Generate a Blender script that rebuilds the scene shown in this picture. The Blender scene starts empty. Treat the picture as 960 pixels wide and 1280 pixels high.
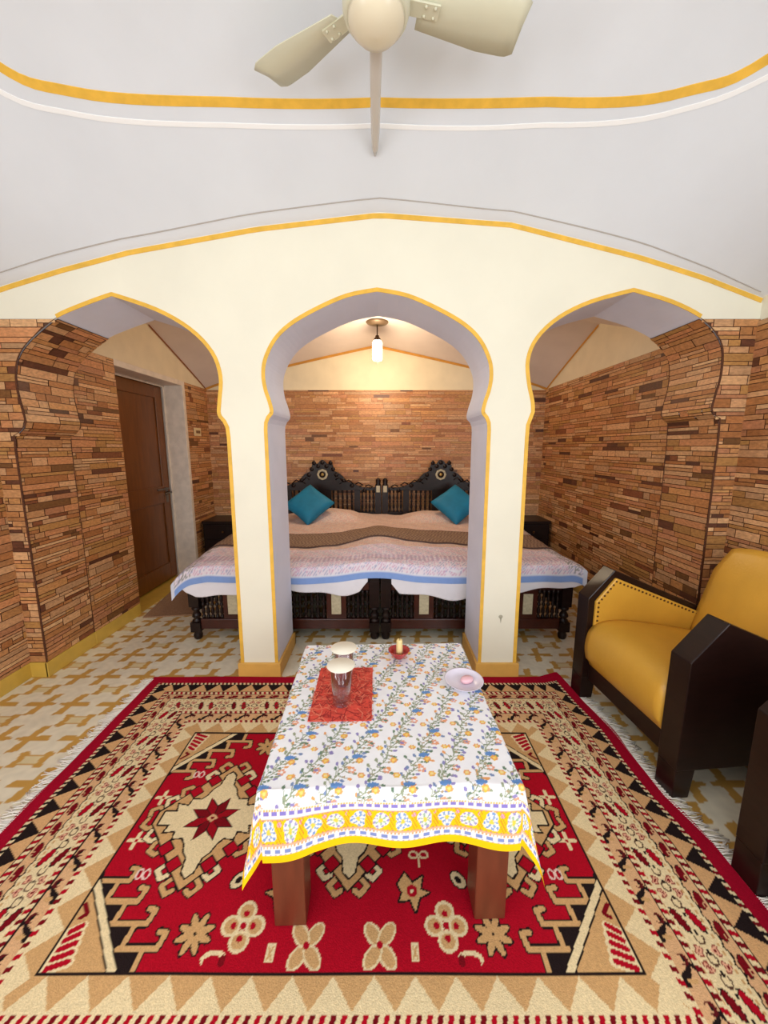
import bpy, bmesh, math, random
import numpy as np
from mathutils import Vector, Matrix
PI = math.pi
R = math.radians
rnd = random.Random(7)
C = bpy.context.scene.collection
S = bpy.context.scene

# ------------------------------------------------------------------ camera, world, light, exposure
cam = bpy.data.objects.new('camera', bpy.data.cameras.new('camera'))
C.objects.link(cam)
cam.location = (0, 0, 1.45)
cam.rotation_euler = (R(90 - 9.5), 0, 0)
cam.data.sensor_fit = 'VERTICAL'
cam.data.sensor_height = 36
cam.data.lens = 36 * 485 / 1280
cam.data.clip_start = 0.02
S.camera = cam
w = bpy.data.worlds.new('World'); S.world = w; w.use_nodes = True
w.node_tree.nodes['Background'].inputs[0].default_value = (0.8, 0.9, 1.0, 1)
w.node_tree.nodes['Background'].inputs[1].default_value = 1.0
def area(name, loc, tgt, sx, sy, power, col):
    l = bpy.data.lights.new(name, 'AREA'); l.shape = 'RECTANGLE'; l.size = sx; l.size_y = sy
    l.energy = power; l.color = col
    o = bpy.data.objects.new(name, l); C.objects.link(o); o.location = loc
    o.rotation_euler = (Vector(tgt) - Vector(loc)).to_track_quat('-Z', 'Y').to_euler()
    return o
# daylight entering through the two windows in the wall behind the camera
area('window_daylight_left', (-1.05, -1.74, 1.35), (-0.9, 2.2, 1.3), 1.3, 1.5, 48, (0.96, 0.97, 1.0))
area('window_daylight_right', (1.15, -1.74, 1.35), (0.8, 2.2, 1.2), 1.3, 1.5, 52, (0.90, 0.96, 1.0))
area('window_daylight_side_left', (-2.20, -.35, 1.45), (2.0, .6, 1.5), .85, 1.0, 20, (0.90, 0.95, 1.0))  # added fill at an unseen side window, brightens the pillar jambs
area('window_daylight_side_right', (2.02, -.35, 1.45), (-2.0, .6, 1.5), .85, 1.0, 20, (0.90, 0.95, 1.0))  # matching added fill on the right wall, also out of view
S.view_settings.view_transform = 'Standard'
S.view_settings.look = 'None'
S.view_settings.gamma = 1
S.view_settings.use_curve_mapping = False
S.view_settings.exposure = -0.22

# ------------------------------------------------------------------ helpers
def lin(c):
    c = np.asarray(c, float) / 255.0
    return np.where(c <= 0.04045, c / 12.92, ((c + 0.055) / 1.055) ** 2.4)
def L4(c):
    a = lin(c); return (float(a[0]), float(a[1]), float(a[2]), 1)
_m = {}
def mat(name, col, rough=0.6, metal=0.0, noise=0.0, nscale=8.0, bump=0.0, bscale=60.0, spec=0.5,
        attr=False, stretch=None, emit=None, estr=0, trans=0, coat=0):
    """plain procedural material; noise = relative brightness variation; attr: use vertex colours"""
    if name in _m: return _m[name]
    m = bpy.data.materials.new(name); m.use_nodes = True
    nt = m.node_tree; b = nt.nodes['Principled BSDF']
    b.inputs['Roughness'].default_value = rough; b.inputs['Metallic'].default_value = metal
    b.inputs['Specular IOR Level'].default_value = spec
    b.inputs['Coat Weight'].default_value = coat
    b.inputs['Transmission Weight'].default_value = trans
    tc = nt.nodes.new('ShaderNodeTexCoord')
    mp = nt.nodes.new('ShaderNodeMapping'); nt.links.new(tc.outputs['Object'], mp.inputs[0])
    if stretch: mp.inputs['Scale'].default_value = stretch
    if attr:
        a = nt.nodes.new('ShaderNodeAttribute'); a.attribute_name = 'Col'; src = a.outputs['Color']
    else:
        a = nt.nodes.new('ShaderNodeRGB'); a.outputs[0].default_value = L4(col); src = a.outputs[0]
    if noise:
        n = nt.nodes.new('ShaderNodeTexNoise'); n.inputs['Scale'].default_value = nscale
        n.inputs['Detail'].default_value = 5
        nt.links.new(mp.outputs[0], n.inputs['Vector'])
        mr = nt.nodes.new('ShaderNodeMapRange')
        mr.inputs[1].default_value = 0.3; mr.inputs[2].default_value = 0.7
        mr.inputs[3].default_value = 1 - noise; mr.inputs[4].default_value = 1 + noise
        nt.links.new(n.outputs['Fac'], mr.inputs[0])
        vm = nt.nodes.new('ShaderNodeVectorMath'); vm.operation = 'SCALE'
        nt.links.new(src, vm.inputs[0]); nt.links.new(mr.outputs[0], vm.inputs['Scale'])
        src = vm.outputs[0]
    nt.links.new(src, b.inputs['Base Color'])
    if bump:
        n2 = nt.nodes.new('ShaderNodeTexNoise'); n2.inputs['Scale'].default_value = bscale
        n2.inputs['Detail'].default_value = 4
        nt.links.new(mp.outputs[0], n2.inputs['Vector'])
        bp = nt.nodes.new('ShaderNodeBump'); bp.inputs['Strength'].default_value = bump
        bp.inputs['Distance'].default_value = 0.01
        nt.links.new(n2.outputs['Fac'], bp.inputs['Height']); nt.links.new(bp.outputs[0], b.inputs['Normal'])
    if emit:
        b.inputs['Emission Color'].default_value = L4(emit); b.inputs['Emission Strength'].default_value = estr
    _m[name] = m
    return m

class MB:
    def __init__(s): s.v = []; s.f = []; s.mi = []; s.c = []; s.sm = []
    def face(s, pts, mi=0, col=None, smooth=False):
        n = len(s.v); s.v += [tuple(p) for p in pts]; s.f.append(list(range(n, n + len(pts))))
        s.mi.append(mi); s.c.append(col); s.sm.append(smooth)
    def raw(s, vs, fs, mi=0, smooth=False, col=None):
        n = len(s.v); s.v += [tuple(p) for p in vs]
        for f in fs:
            s.f.append([i + n for i in f]); s.mi.append(mi); s.c.append(col); s.sm.append(smooth)
    def box(s, x0, x1, y0, y1, z0, z1, mi=0, col=None, M=None):
        vs = [(x, y, z) for z in (z0, z1) for y in (y0, y1) for x in (x0, x1)]
        if M is not None: vs = [M @ Vector(p) for p in vs]
        s.raw(vs, [(0, 2, 3, 1), (4, 5, 7, 6), (0, 1, 5, 4), (2, 6, 7, 3), (0, 4, 6, 2), (1, 3, 7, 5)], mi, False, col)
        return s
    def prism(s, poly, a0, a1, axis='y', mi=0, col=None):
        """poly in the two other axes; extruded along axis"""
        def P(u, v, a):
            return {'y': (u, a, v), 'x': (a, u, v), 'z': (u, v, a)}[axis]
        n = len(poly)
        vs = [P(u, v, a0) for u, v in poly] + [P(u, v, a1) for u, v in poly]
        fs = [list(range(n))[::-1], list(range(n, 2 * n))] + [(i, (i + 1) % n, n + (i + 1) % n, n + i) for i in range(n)]
        s.raw(vs, fs, mi, False, col); return s
    def lathe(s, prof, cx=0, cy=0, cz=0, seg=20, mi=0, col=None, M=None, smooth=True):
        vs = []; fs = []
        for r, z in prof:
            for k in range(seg):
                a = 2 * PI * k / seg
                vs.append((cx + r * math.cos(a), cy + r * math.sin(a), cz + z))
        for i in range(len(prof) - 1):
            for k in range(seg):
                k2 = (k + 1) % seg
                fs.append((i * seg + k, i * seg + k2, (i + 1) * seg + k2, (i + 1) * seg + k))
        if prof[0][0] > 1e-5: fs.append(tuple(range(seg))[::-1])
        if prof[-1][0] > 1e-5: fs.append(tuple((len(prof) - 1) * seg + k for k in range(seg)))
        if M is not None: vs = [M @ Vector(p) for p in vs]
        s.raw(vs, fs, mi, smooth, col); return s
    def tube(s, pts, r, seg=8, mi=0):
        pts = [Vector(p) for p in pts]; vs = []; fs = []
        for i, p in enumerate(pts):
            d = (pts[min(i + 1, len(pts) - 1)] - pts[max(i - 1, 0)]).normalized()
            a = d.orthogonal().normalized() if abs(d.z) > .99 else d.cross(Vector((0, 0, 1))).normalized()
            b = d.cross(a); rr = r[i] if isinstance(r, (list, tuple)) else r
            for k in range(seg):
                t = 2 * PI * k / seg; vs.append(p + rr * (math.cos(t) * a + math.sin(t) * b))
        for i in range(len(pts) - 1):
            for k in range(seg):
                k2 = (k + 1) % seg; fs.append((i * seg + k, i * seg + k2, (i + 1) * seg + k2, (i + 1) * seg + k))
        fs.append(tuple(range(seg))[::-1]); fs.append(tuple((len(pts) - 1) * seg + k for k in range(seg)))
        s.raw(vs, fs, mi, True); return s
    def build(s, name, mats, parent=None, loc=None, bevel=0, weld=False, kind=None, fixn=True):
        me = bpy.data.meshes.new(name); me.from_pydata(s.v, [], s.f)
        if not isinstance(mats, (list, tuple)): mats = [mats]
        for m in mats: me.materials.append(m)
        me.polygons.foreach_set('material_index', s.mi); me.polygons.foreach_set('use_smooth', s.sm)
        if any(c is not None for c in s.c):
            at = me.color_attributes.new('Col', 'FLOAT_COLOR', 'CORNER'); arr = []
            for f, c in zip(s.f, s.c):
                c = c if c is not None else (1, 1, 1)
                arr += [c[0], c[1], c[2], 1.0] * len(f)
            at.data.foreach_set('color', arr)
        if weld or fixn:
            bm = bmesh.new(); bm.from_mesh(me)
            if weld: bmesh.ops.remove_doubles(bm, verts=bm.verts, dist=1e-4)
            if fixn: bmesh.ops.recalc_face_normals(bm, faces=bm.faces)
            bm.to_mesh(me); bm.free()
        me.update()
        o = bpy.data.objects.new(name, me); C.objects.link(o)
        if parent: o.parent = parent
        if loc: o.location = loc
        if bevel:
            b = o.modifiers.new('bevel', 'BEVEL'); b.width = bevel; b.segments = 2; b.limit_method = 'ANGLE'; b.angle_limit = R(40)
        if kind: o['kind'] = kind
        return o
def empty(name, label, cat, loc=(0, 0, 0), rz=0, group=None):
    o = bpy.data.objects.new(name, None); C.objects.link(o); o.empty_display_size = .1
    o.location = loc; o.rotation_euler = (0, 0, rz); o['label'] = label; o['category'] = cat
    if group: o['group'] = group
    return o
def tag(o, label, cat, group=None, kind=None):
    o['label'] = label; o['category'] = cat
    if group: o['group'] = group
    if kind: o['kind'] = kind
    return o
def copy_tree(o, parent=None):
    c = o.copy(); C.objects.link(c); c.parent = parent
    for ch in list(o.children): copy_tree(ch, c)
    return c
def grid_object(name, P, col, material, parent=None, smooth=True, kind=None):
    """P: (ny,nx,3) vertex array, col: (ny,nx,3) linear colour or None"""
    ny, nx = P.shape[:2]
    me = bpy.data.meshes.new(name)
    idx = np.arange(nx * ny).reshape(ny, nx)
    q = np.stack([idx[:-1, :-1], idx[:-1, 1:], idx[1:, 1:], idx[1:, :-1]], -1).reshape(-1, 4)
    me.vertices.add(nx * ny); me.vertices.foreach_set('co', P.reshape(-1).astype(np.float32))
    me.loops.add(q.size); me.loops.foreach_set('vertex_index', q.reshape(-1).astype(np.int32))
    me.polygons.add(len(q)); me.polygons.foreach_set('loop_start', (np.arange(len(q)) * 4).astype(np.int32))
    me.polygons.foreach_set('use_smooth', np.full(len(q), smooth))
    me.materials.append(material)
    if col is not None:
        at = me.color_attributes.new('Col', 'FLOAT_COLOR', 'POINT')
        a = np.ones((ny * nx, 4), np.float32); a[:, :3] = col.reshape(-1, 3)
        at.data.foreach_set('color', a.reshape(-1))
    me.update(calc_edges=True); me.validate()
    o = bpy.data.objects.new(name, me); C.objects.link(o)
    if parent: o.parent = parent
    if kind: o['kind'] = kind
    return o

class Canvas:
    """colour per point of a woven / printed surface, drawn with plain shapes in metres"""
    def __init__(s, X, Y, base):
        s.X = X; s.Y = Y; s.c = np.zeros(X.shape + (3,)); s.c[:] = lin(base)
        s.x0 = X[0, 0]; s.y0 = Y[0, 0]; s.dx = X[0, 1] - X[0, 0]; s.dy = Y[1, 0] - Y[0, 0]
    def win(s, x0, x1, y0, y1):
        ny, nx = s.X.shape
        i0 = int(max(0, math.floor((x0 - s.x0) / s.dx))); i1 = int(min(nx, math.ceil((x1 - s.x0) / s.dx) + 1))
        j0 = int(max(0, math.floor((y0 - s.y0) / s.dy))); j1 = int(min(ny, math.ceil((y1 - s.y0) / s.dy) + 1))
        return (slice(j0, max(j0, j1)), slice(i0, max(i0, i1)))
    def put(s, w, mask, col): s.c[w][mask] = lin(col)
    def poly(s, pts, col):
        xs = [p[0] for p in pts]; ys = [p[1] for p in pts]; w = s.win(min(xs), max(xs), min(ys), max(ys))
        X = s.X[w]; Y = s.Y[w]
        if X.size == 0: return
        ins = np.zeros(X.shape, bool); n = len(pts)
        for i in range(n):
            x1, y1 = pts[i]; x2, y2 = pts[(i + 1) % n]
            if y1 == y2: continue
            ins ^= ((y1 > Y) != (y2 > Y)) & (X < (x2 - x1) * (Y - y1) / (y2 - y1) + x1)
        s.put(w, ins, col)
    def line(s, pts, wd, col, closed=False):
        h = wd / 2; pts = list(pts) + ([pts[0]] if closed else [])
        for (x1, y1), (x2, y2) in zip(pts[:-1], pts[1:]):
            w = s.win(min(x1, x2) - h, max(x1, x2) + h, min(y1, y2) - h, max(y1, y2) + h)
            X = s.X[w]; Y = s.Y[w]
            if X.size == 0: continue
            d = (x2 - x1) ** 2 + (y2 - y1) ** 2 + 1e-12
            t = np.clip(((X - x1) * (x2 - x1) + (Y - y1) * (y2 - y1)) / d, 0, 1)
            s.put(w, (X - x1 - t * (x2 - x1)) ** 2 + (Y - y1 - t * (y2 - y1)) ** 2 < h * h, col)
    def ell(s, x, y, a, b, col, rot=0, ring=0):
        m = max(a, b); w = s.win(x - m, x + m, y - m, y + m); X = s.X[w] - x; Y = s.Y[w] - y
        if X.size == 0: return
        u = X * math.cos(rot) + Y * math.sin(rot); v = -X * math.sin(rot) + Y * math.cos(rot)
        k = (u / a) ** 2 + (v / b) ** 2 < 1
        if ring: k &= ~((u / (a - ring)) ** 2 + (v / (b - ring)) ** 2 < 1)
        s.put(w, k, col)

# ------------------------------------------------------------------ materials
m_brick = mat('stacked_stone_tile', None, rough=0.45, noise=0.22, nscale=45, attr=True, bump=0.15, bscale=120, stretch=(1, 1, 2.2))
m_cream = mat('cream_plaster', (236, 232, 213), rough=0.7, noise=0.03, nscale=3, bump=0.08, bscale=25)
m_white = mat('white_plaster', (220, 224, 230), rough=0.75, noise=0.03, nscale=2.5, bump=0.06, bscale=20)
m_soffit = mat('pale_lilac_plaster', (224, 228, 244), rough=0.75, noise=0.03, nscale=5)
m_backwall = mat('warm_cream_plaster', (228, 214, 184), rough=0.75, noise=0.05, nscale=6, bump=0.1, bscale=25)
m_backvault = mat('pinkish_white_plaster', (222, 208, 200), rough=0.75, noise=0.04, nscale=5)
m_yellow = mat('yellow_paint', (232, 182, 66), rough=0.6, noise=0.10, nscale=20)
m_line = mat('thin_grey_paint', (176, 170, 165), rough=0.7)
m_wline = mat('bright_white_paint', (243, 243, 243), rough=0.6)
m_skirt = mat('ochre_skirting_tile', (205, 168, 72), rough=0.35, noise=0.08, nscale=10)
m_skirt2 = mat('orange_yellow_skirting_paint', (222, 172, 84), rough=0.5, noise=0.08, nscale=10)
m_black = mat('near_black_lacquered_wood', (30, 18, 16), rough=0.34, noise=0.25, nscale=10, stretch=(1, 1, 6), spec=.3)
m_chair = mat('dark_espresso_wood', (32, 17, 14), rough=0.28, noise=0.25, nscale=14, stretch=(1, 1, 5), spec=.35)
m_bedred = mat('dark_red_brown_wood', (62, 24, 16), rough=0.3, noise=0.25, nscale=12)
m_table = mat('red_brown_table_wood', (104, 48, 30), rough=0.4, noise=0.15, nscale=12, stretch=(3, 3, .6))
m_door = mat('brown_varnished_door', (112, 64, 22), rough=0.3, noise=0.16, nscale=9, stretch=(4, 4, .5))
m_frame = mat('aged_white_frame_paint', (226, 214, 200), rough=0.5, noise=0.10, nscale=14)
m_metal = mat('dark_steel', (120, 112, 104), rough=0.35, metal=1.0)
m_mustard = mat('mustard_leather', (214, 162, 58), rough=0.36, noise=0.08, nscale=4, bump=0.12, bscale=90)
m_brass = mat('antique_brass_nail', (96, 66, 36), rough=0.35, metal=0.8)
m_teal = mat('teal_velvet', (8, 118, 156), rough=0.65, noise=0.12, nscale=12)
m_sheet = mat('white_cotton', (232, 230, 236), rough=0.85, noise=0.03, nscale=10, bump=0.1, bscale=30)
m_inlay = mat('pale_bone_inlay', (190, 180, 150), rough=0.4, noise=0.15, nscale=60)
m_fan = mat('ivory_enamel', (214, 212, 188), rough=0.3, noise=0.02)
m_fanrod = mat('cream_enamel_pipe', (205, 198, 190), rough=0.25)
m_rug = mat('woven_wool', None, rough=0.95, noise=0.12, nscale=180, attr=True, bump=0.25, bscale=260, spec=0.1)
m_floor = mat('printed_floor_tile', None, rough=0.28, noise=0.05, nscale=12, attr=True)
m_print = mat('printed_cotton', None, rough=0.85, noise=0.03, nscale=30, attr=True, spec=0.2)
m_fringe = mat('off_white_fringe', (240, 234, 224), rough=0.95)

# ------------------------------------------------------------------ measures of the rooms (metres)
YF, YB = 2.284, 2.685          # arcade wall, front and back face
XL, XR = -2.26, 2.07          # front room
YR = -1.80                    # wall behind the camera
BL, BR, YE = -2.15, 1.96, 4.85  # alcove behind the arches
TZ = 2.145                    # top of the stone tiles
SK = 0.10                     # skirting height

BRCOL = [(202, 152, 102), (192, 140, 90), (210, 164, 118), (184, 129, 78), (198, 146, 90), (176, 119, 70),
         (216, 172, 124), (190, 134, 94), (194, 154, 112), (182, 136, 78), (203, 144, 96)]
BRDRK = [tuple(lin(c)) for c in [(136, 82, 50), (104, 64, 44), (122, 84, 46), (92, 58, 42)]]
BRLIN = [tuple(lin(c)) for c in BRCOL]
MORT = tuple(lin((84, 48, 30)))
GROUT = tuple(lin((128, 88, 56)))
def bricks(mb, P, v0, v1, u0f, u1f, mi=1, scale=1.0, seed=1, dark=.10, mort=None):
    mort = mort or MORT
    """courses of random stone strips; P(u, v, off) -> point; u0f/u1f give the ends of a course"""
    rg = random.Random(seed); v = v0; g = 0.0022
    while v < v1 - 1e-4:
        h = rg.choice([.022, .030, .036, .044, .052]) * scale
        if v + h > v1 - .012: h = v1 - v
        a0, a1, b0, b1 = u0f(v), u1f(v), u0f(v + h), u1f(v + h)
        mb.face([P(a0, v, 0), P(a1, v, 0), P(b1, v + h, 0), P(b0, v + h, 0)], mi, mort)
        u = -4.0 - rg.random() * .2
        lo = min(a0, b0); hi = max(a1, b1)
        while u < hi:
            l = rg.choice([.07, .11, .15, .19, .25, .32]) * scale
            if u + l > lo + .004:
                s0 = u + g; s1 = u + l - g
                p0, p1 = max(s0, a0), min(s1, a1); q0, q1 = max(s0, b0), min(s1, b1)
                if p1 - p0 > .003 and q1 - q0 > .003:
                    c = rg.choice(BRDRK) if rg.random() < dark else rg.choice(BRLIN); k = rg.uniform(.80, 1.04); c = (c[0] * k, c[1] * k * .94, c[2] * k * .92)
                    off = .002 + rg.random() * .002
                    if h > .034 and rg.random() < .25:   # a strip split into two thin ones
                        hm = v + h * .5
                        mb.face([P(p0, v + g, off), P(p1, v + g, off), P(p1, hm - g, off), P(p0, hm - g, off)], mi, c)
                        c = rg.choice(BRLIN)
                        mb.face([P(q0, hm + g, off), P(q1, hm + g, off), P(q1, v + h - g, off), P(q0, v + h - g, off)], mi, c)
                    else:
                        mb.face([P(p0, v + g, off), P(p1, v + g, off), P(q1, v + h - g, off), P(q0, v + h - g, off)], mi, c)
            u += l
        v += h

# ------------------------------------------------------------------ floor with printed tiles
def build_floor():
    st = 0.0075
    xs = np.arange(-2.7, 2.3, st); ys = np.arange(-1.9, 4.95, st)
    X, Y = np.meshgrid(xs, ys)
    cv = Canvas(X, Y, (226, 219, 196))
    mott = (np.sin(X * 61 + np.sin(Y * 47) * 2) * np.sin(Y * 53 + np.sin(X * 31) * 2))
    cv.c *= (1 + .05 * mott)[..., None]
    ochre = (196, 152, 76)
    # tile joints
    fx = np.abs((X + 1.66) / .41 + .5 - np.round((X + 1.66) / .41 + .5)) * .41
    fy = np.abs((Y - 2.142) / .267 + .5 - np.round((Y - 2.142) / .267 + .5)) * .267
    nx = range(-4, 12); ny = range(-17, 13)
    for i in nx:
        for j in ny:
            cx = -1.66 + .41 * i; cy = 2.142 + .267 * j
            if cy > 5 or cy < -2 or cx < -2.9 or cx > 2.4: continue
            # hollow dumbbell ring
            cv.poly([(cx - .085, cy - .045), (cx - .045, cy - .05), (cx - .03, cy - .028), (cx + .03, cy - .028), (cx + .045, cy - .05), (cx + .085, cy - .045),
                     (cx + .07, cy), (cx + .085, cy + .045), (cx + .045, cy + .05), (cx + .03, cy + .028), (cx - .03, cy + .028), (cx - .045, cy + .05), (cx - .085, cy + .045), (cx - .07, cy)], ochre)
            cv.poly([(cx - .045, cy - .022), (cx + .045, cy - .022), (cx + .035, cy), (cx + .045, cy + .022), (cx - .045, cy + .022), (cx - .035, cy)], (216, 202, 160))
            # pinwheel between the rings
            px, py = cx - .205, cy - .133
            for g_ in (-1, 1):
                cv.poly([(px + g_ * .012, py - .006), (px + g_ * .05, py - .017), (px + g_ * .185, py - .019), (px + g_ * .17, py + .019), (px + g_ * .05, py + .017), (px + g_ * .012, py + .006)], ochre)
                bx = px + g_ * .078; sl = .012
                cv.poly([(bx - .020, py), (bx - .028 - sl, py - .096), (bx + .022 - sl, py - .084), (bx + .016, py), (bx + .028 + sl, py + .096), (bx - .022 + sl, py + .084)], ochre)
    P = np.stack([X, Y, np.zeros_like(X)], -1)
    return grid_object('floor', P, cv.c, m_floor, smooth=False, kind='structure')
build_floor()

# ------------------------------------------------------------------ arch outlines (x, z)
def cr(pts, n=4):
    out = []
    for i in range(len(pts) - 1):
        p0 = pts[max(i - 1, 0)]; p1 = pts[i]; p2 = pts[i + 1]; p3 = pts[min(i + 2, len(pts) - 1)]
        for k in range(n):
            t = k / n
            out.append(tuple(.5 * (2 * b + (c - a) * t + (2 * a - 5 * b + 4 * c - d) * t * t + (-a + 3 * b - 3 * c + d) * t ** 3)
                             for a, b, c, d in zip(p0, p1, p2, p3)))
    out.append(tuple(pts[-1])); return out
hc = [(0, 2.285), (.164, 2.255), (.335, 2.186), (.475, 2.11), (.563, 2.03), (.618, 1.93), (.632, 1.85), (.624, 1.775),
      (.606, 1.715), (.594, 1.660), (.598, 1.634)]
hc2 = [(.618, 1.612), (.630, 1.585), (.633, 1.549)]
cxx = -.038
half = cr(hc) + hc2 + [(.636, 0)]
ARC_C_L = [(cxx - x, z) for x, z in half]
ARC_C_R = [(cxx + x, z) for x, z in half]
ARC_L_R = cr([(-1.486, 2.262), (-1.253, 2.185), (-1.08, 2.087), (-.97, 1.969), (-.932, 1.845), (-.945, 1.723), (-.955, 1.65), (-.948, 1.618)]) + [(-.925, 1.59), (-.912, 1.56), (-.908, 1.504), (-.912, 0)]
ARC_L_L = cr([(-1.486, 2.262), (-1.64, 2.212), (-1.80, 2.15), (-1.93, 2.062), (-2.018, 1.982), (-2.065, 1.893), (-2.078, 1.78), (-2.066, 1.666), (-2.058, 1.60), (-2.066, 1.568)]) + [(-2.10, 1.535), (-2.135, 1.515), (-2.14, 1.44), (-2.15, 0)]
ARC_R_L = cr([(1.359, 2.283), (1.136, 2.225), (.968, 2.145), (.858, 2.042), (.816, 1.933), (.828, 1.813), (.856, 1.708), (.862, 1.646)]) + [(.85, 1.61), (.838, 1.575), (.836, 1.50), (.842, 0)]
ARC_R_R = cr([(1.359, 2.283), (1.57, 2.225), (1.74, 2.150), (1.84, 2.067), (1.888, 1.983), (1.898, 1.847), (1.878, 1.717), (1.872, 1.66)]) + [(1.892, 1.628), (1.925, 1.612), (1.933, 1.50), (1.955, 0)]
ZA = [(XL, 2.25), (-2.089, 2.312), (-1.75, 2.405), (-1.373, 2.494), (-.681, 2.607), (-.03, 2.675), (.679, 2.628), (1.375, 2.471), (1.75, 2.365), (XR, 2.255)]
def Za(x): return float(np.interp(x, [p[0] for p in ZA], [p[1] for p in ZA]))

def wall_arcade():
    top = [(x, z) for x, z in ZA]
    out = [(XL, 0)] + top + [(XR, 0)]
    out += ARC_R_R[::-1] + ARC_R_L[1:] + ARC_C_R[::-1] + ARC_C_L[1:] + ARC_L_R[::-1] + ARC_L_L[1:]
    n = len(out); mb = MB()
    mb.face([(x, YF, z) for x, z in out], 0); mb.face([(x, YB, z) for x, z in out][::-1], 0)
    for i in range(n):
        a = out[i]; b = out[(i + 1) % n]
        mb.face([(a[0], YF, a[1]), (b[0], YF, b[1]), (b[0], YB, b[1]), (a[0], YB, a[1])], 1)
    o = mb.build('wall_arcade', [m_cream, m_soffit], weld=True, kind='structure')
    return o
wall_arcade()

# stone cladding of the two outer jambs
def cladding(name, arc, xw, sgn, seed):
    """arc from the apex down; wall side xw; sgn -1 left jamb, +1 right jamb"""
    pts = [p for p in arc if p[1] <= TZ + .015][::-1]      # from the floor up
    xs = [p[0] for p in pts]; zs = [p[1] for p in pts]
    mb = MB()
    fx = lambda v: float(np.interp(v, zs, xs))
    if sgn < 0:
        bricks(mb, lambda u, v, o: (u, YF - .004 - o, v), SK, TZ, lambda v: xw, fx, 0, seed=seed)
    else:
        bricks(mb, lambda u, v, o: (u, YF - .004 - o, v), SK, TZ, fx, lambda v: xw, 0, seed=seed)
    # jamb and soffit, along the curve by arc length
    ss = [0]
    for a, b in zip(pts[:-1], pts[1:]): ss.append(ss[-1] + math.hypot(b[0] - a[0], b[1] - a[1]))
    def PP(u, v, o):
        x = float(np.interp(v, ss, xs)); z = float(np.interp(v, ss, zs))
        x2 = float(np.interp(v + .004, ss, xs)); z2 = float(np.interp(v + .004, ss, zs))
        x1 = float(np.interp(v - .004, ss, xs)); z1 = float(np.interp(v - .004, ss, zs))
        tx, tz = x2 - x1, z2 - z1; l = math.hypot(tx, tz) + 1e-9; tx /= l; tz /= l
        nx, nz = (tz, -tx) if sgn < 0 else (-tz, tx)
        return (x + nx * (.004 + o), u, z + nz * (.004 + o))
    bricks(mb, PP, SK, ss[-1], lambda v: YF, lambda v: YB, 0, seed=seed + 5)
    # dark grout lines at the edges
    for Y in (YF - .006, YB):
        for a, b in zip(pts[:-1], pts[1:]):
            if b[1] < SK: continue
            a = (a[0], max(a[1], SK))
            dx, dz = b[0] - a[0], b[1] - a[1]; l = math.hypot(dx, dz) + 1e-9
            nx, nz = -sgn * abs(dz) / l * .012, 0
            mb.face([(a[0], Y - .003, a[1]), (b[0], Y - .003, b[1]), (b[0] + nx, Y - .003, b[1]), (a[0] + nx, Y - .003, a[1])], 0, MORT)
    return mb.build(name, m_brick, kind='structure', fixn=False)
cladding('trim_1', ARC_L_L, XL, -1, 11)
cladding('trim_2', ARC_R_R, XR, 1, 23)

# painted yellow outlines of the arches, a coat of paint with its own thickness
def paint_band(name, pts, wdt, m, Y=YF, th=.003, side=1):
    mb = MB(); n = len(pts); off = []
    for i, p in enumerate(pts):
        a = pts[max(i - 1, 0)]; b = pts[min(i + 1, n - 1)]
        tx, tz = b[0] - a[0], b[1] - a[1]; l = math.hypot(tx, tz) + 1e-9
        off.append((p[0] - tz / l * wdt * side, p[1] + tx / l * wdt * side))
    for i in range(n - 1):
        a, b, c, d = pts[i], pts[i + 1], off[i + 1], off[i]
        mb.face([(a[0], Y - th, a[1]), (b[0], Y - th, b[1]), (c[0], Y - th, c[1]), (d[0], Y - th, d[1])])
        mb.face([(d[0], Y - th, d[1]), (c[0], Y - th, c[1]), (c[0], Y, c[1]), (d[0], Y, d[1])])
        mb.face([(a[0], Y, a[1]), (b[0], Y, b[1]), (b[0], Y - th, b[1]), (a[0], Y - th, a[1])])
    return mb.build(name, m, kind='structure', fixn=False)
paint_band('trim_3', ARC_C_L[::-1][:-1] + ARC_C_R, .021, m_yellow)
lft = [p for p in ARC_L_L if p[1] > TZ]
rgt = [p for p in ARC_R_R if p[1] > TZ]
paint_band('trim_4', lft[::-1][:-1] + ARC_L_R, .021, m_yellow)
paint_band('trim_5', ARC_R_L[::-1][:-1] + rgt, .021, m_yellow)
fine = [(x, Za(x) - .004) for x in np.linspace(XL, XR, 60)]
paint_band('trim_6', fine, .024, m_yellow, side=-1)

# ------------------------------------------------------------------ vaults
def sm(t): return math.sin(min(max(t, 0), 1) * PI / 2)
FM = (YF + YR) / 2
def Zb(y):
    t = abs(y - FM) / (YF - FM); return 2.25 + .36 * (1 - t) ** .9
def Zb2(y): return Zb(y) + .005
ZTOP = 3.12
def ceil_z(x, y):
    dy = min(YF - y, y - YR); dx = min(x - XL, XR - x)
    Sy = sm(dy / 1.03); Sx = sm(dx / .85)
    return ZTOP - (ZTOP - Za(x)) * (1 - Sy) - (ZTOP - Zb(y)) * (1 - Sx) + (ZTOP - 2.25) * (1 - Sx) * (1 - Sy)
def vault(name, zf, x0, x1, y0, y1, m, n=90):
    xs = np.linspace(x0, x1, n); ys = np.linspace(y0, y1, n)
    P = np.array([[(x, y, zf(x, y)) for x in xs] for y in ys])
    return grid_object(name, P, None, m, kind='structure')
vault('ceiling', ceil_z, XL, XR, YR, YF, m_white)

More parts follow.
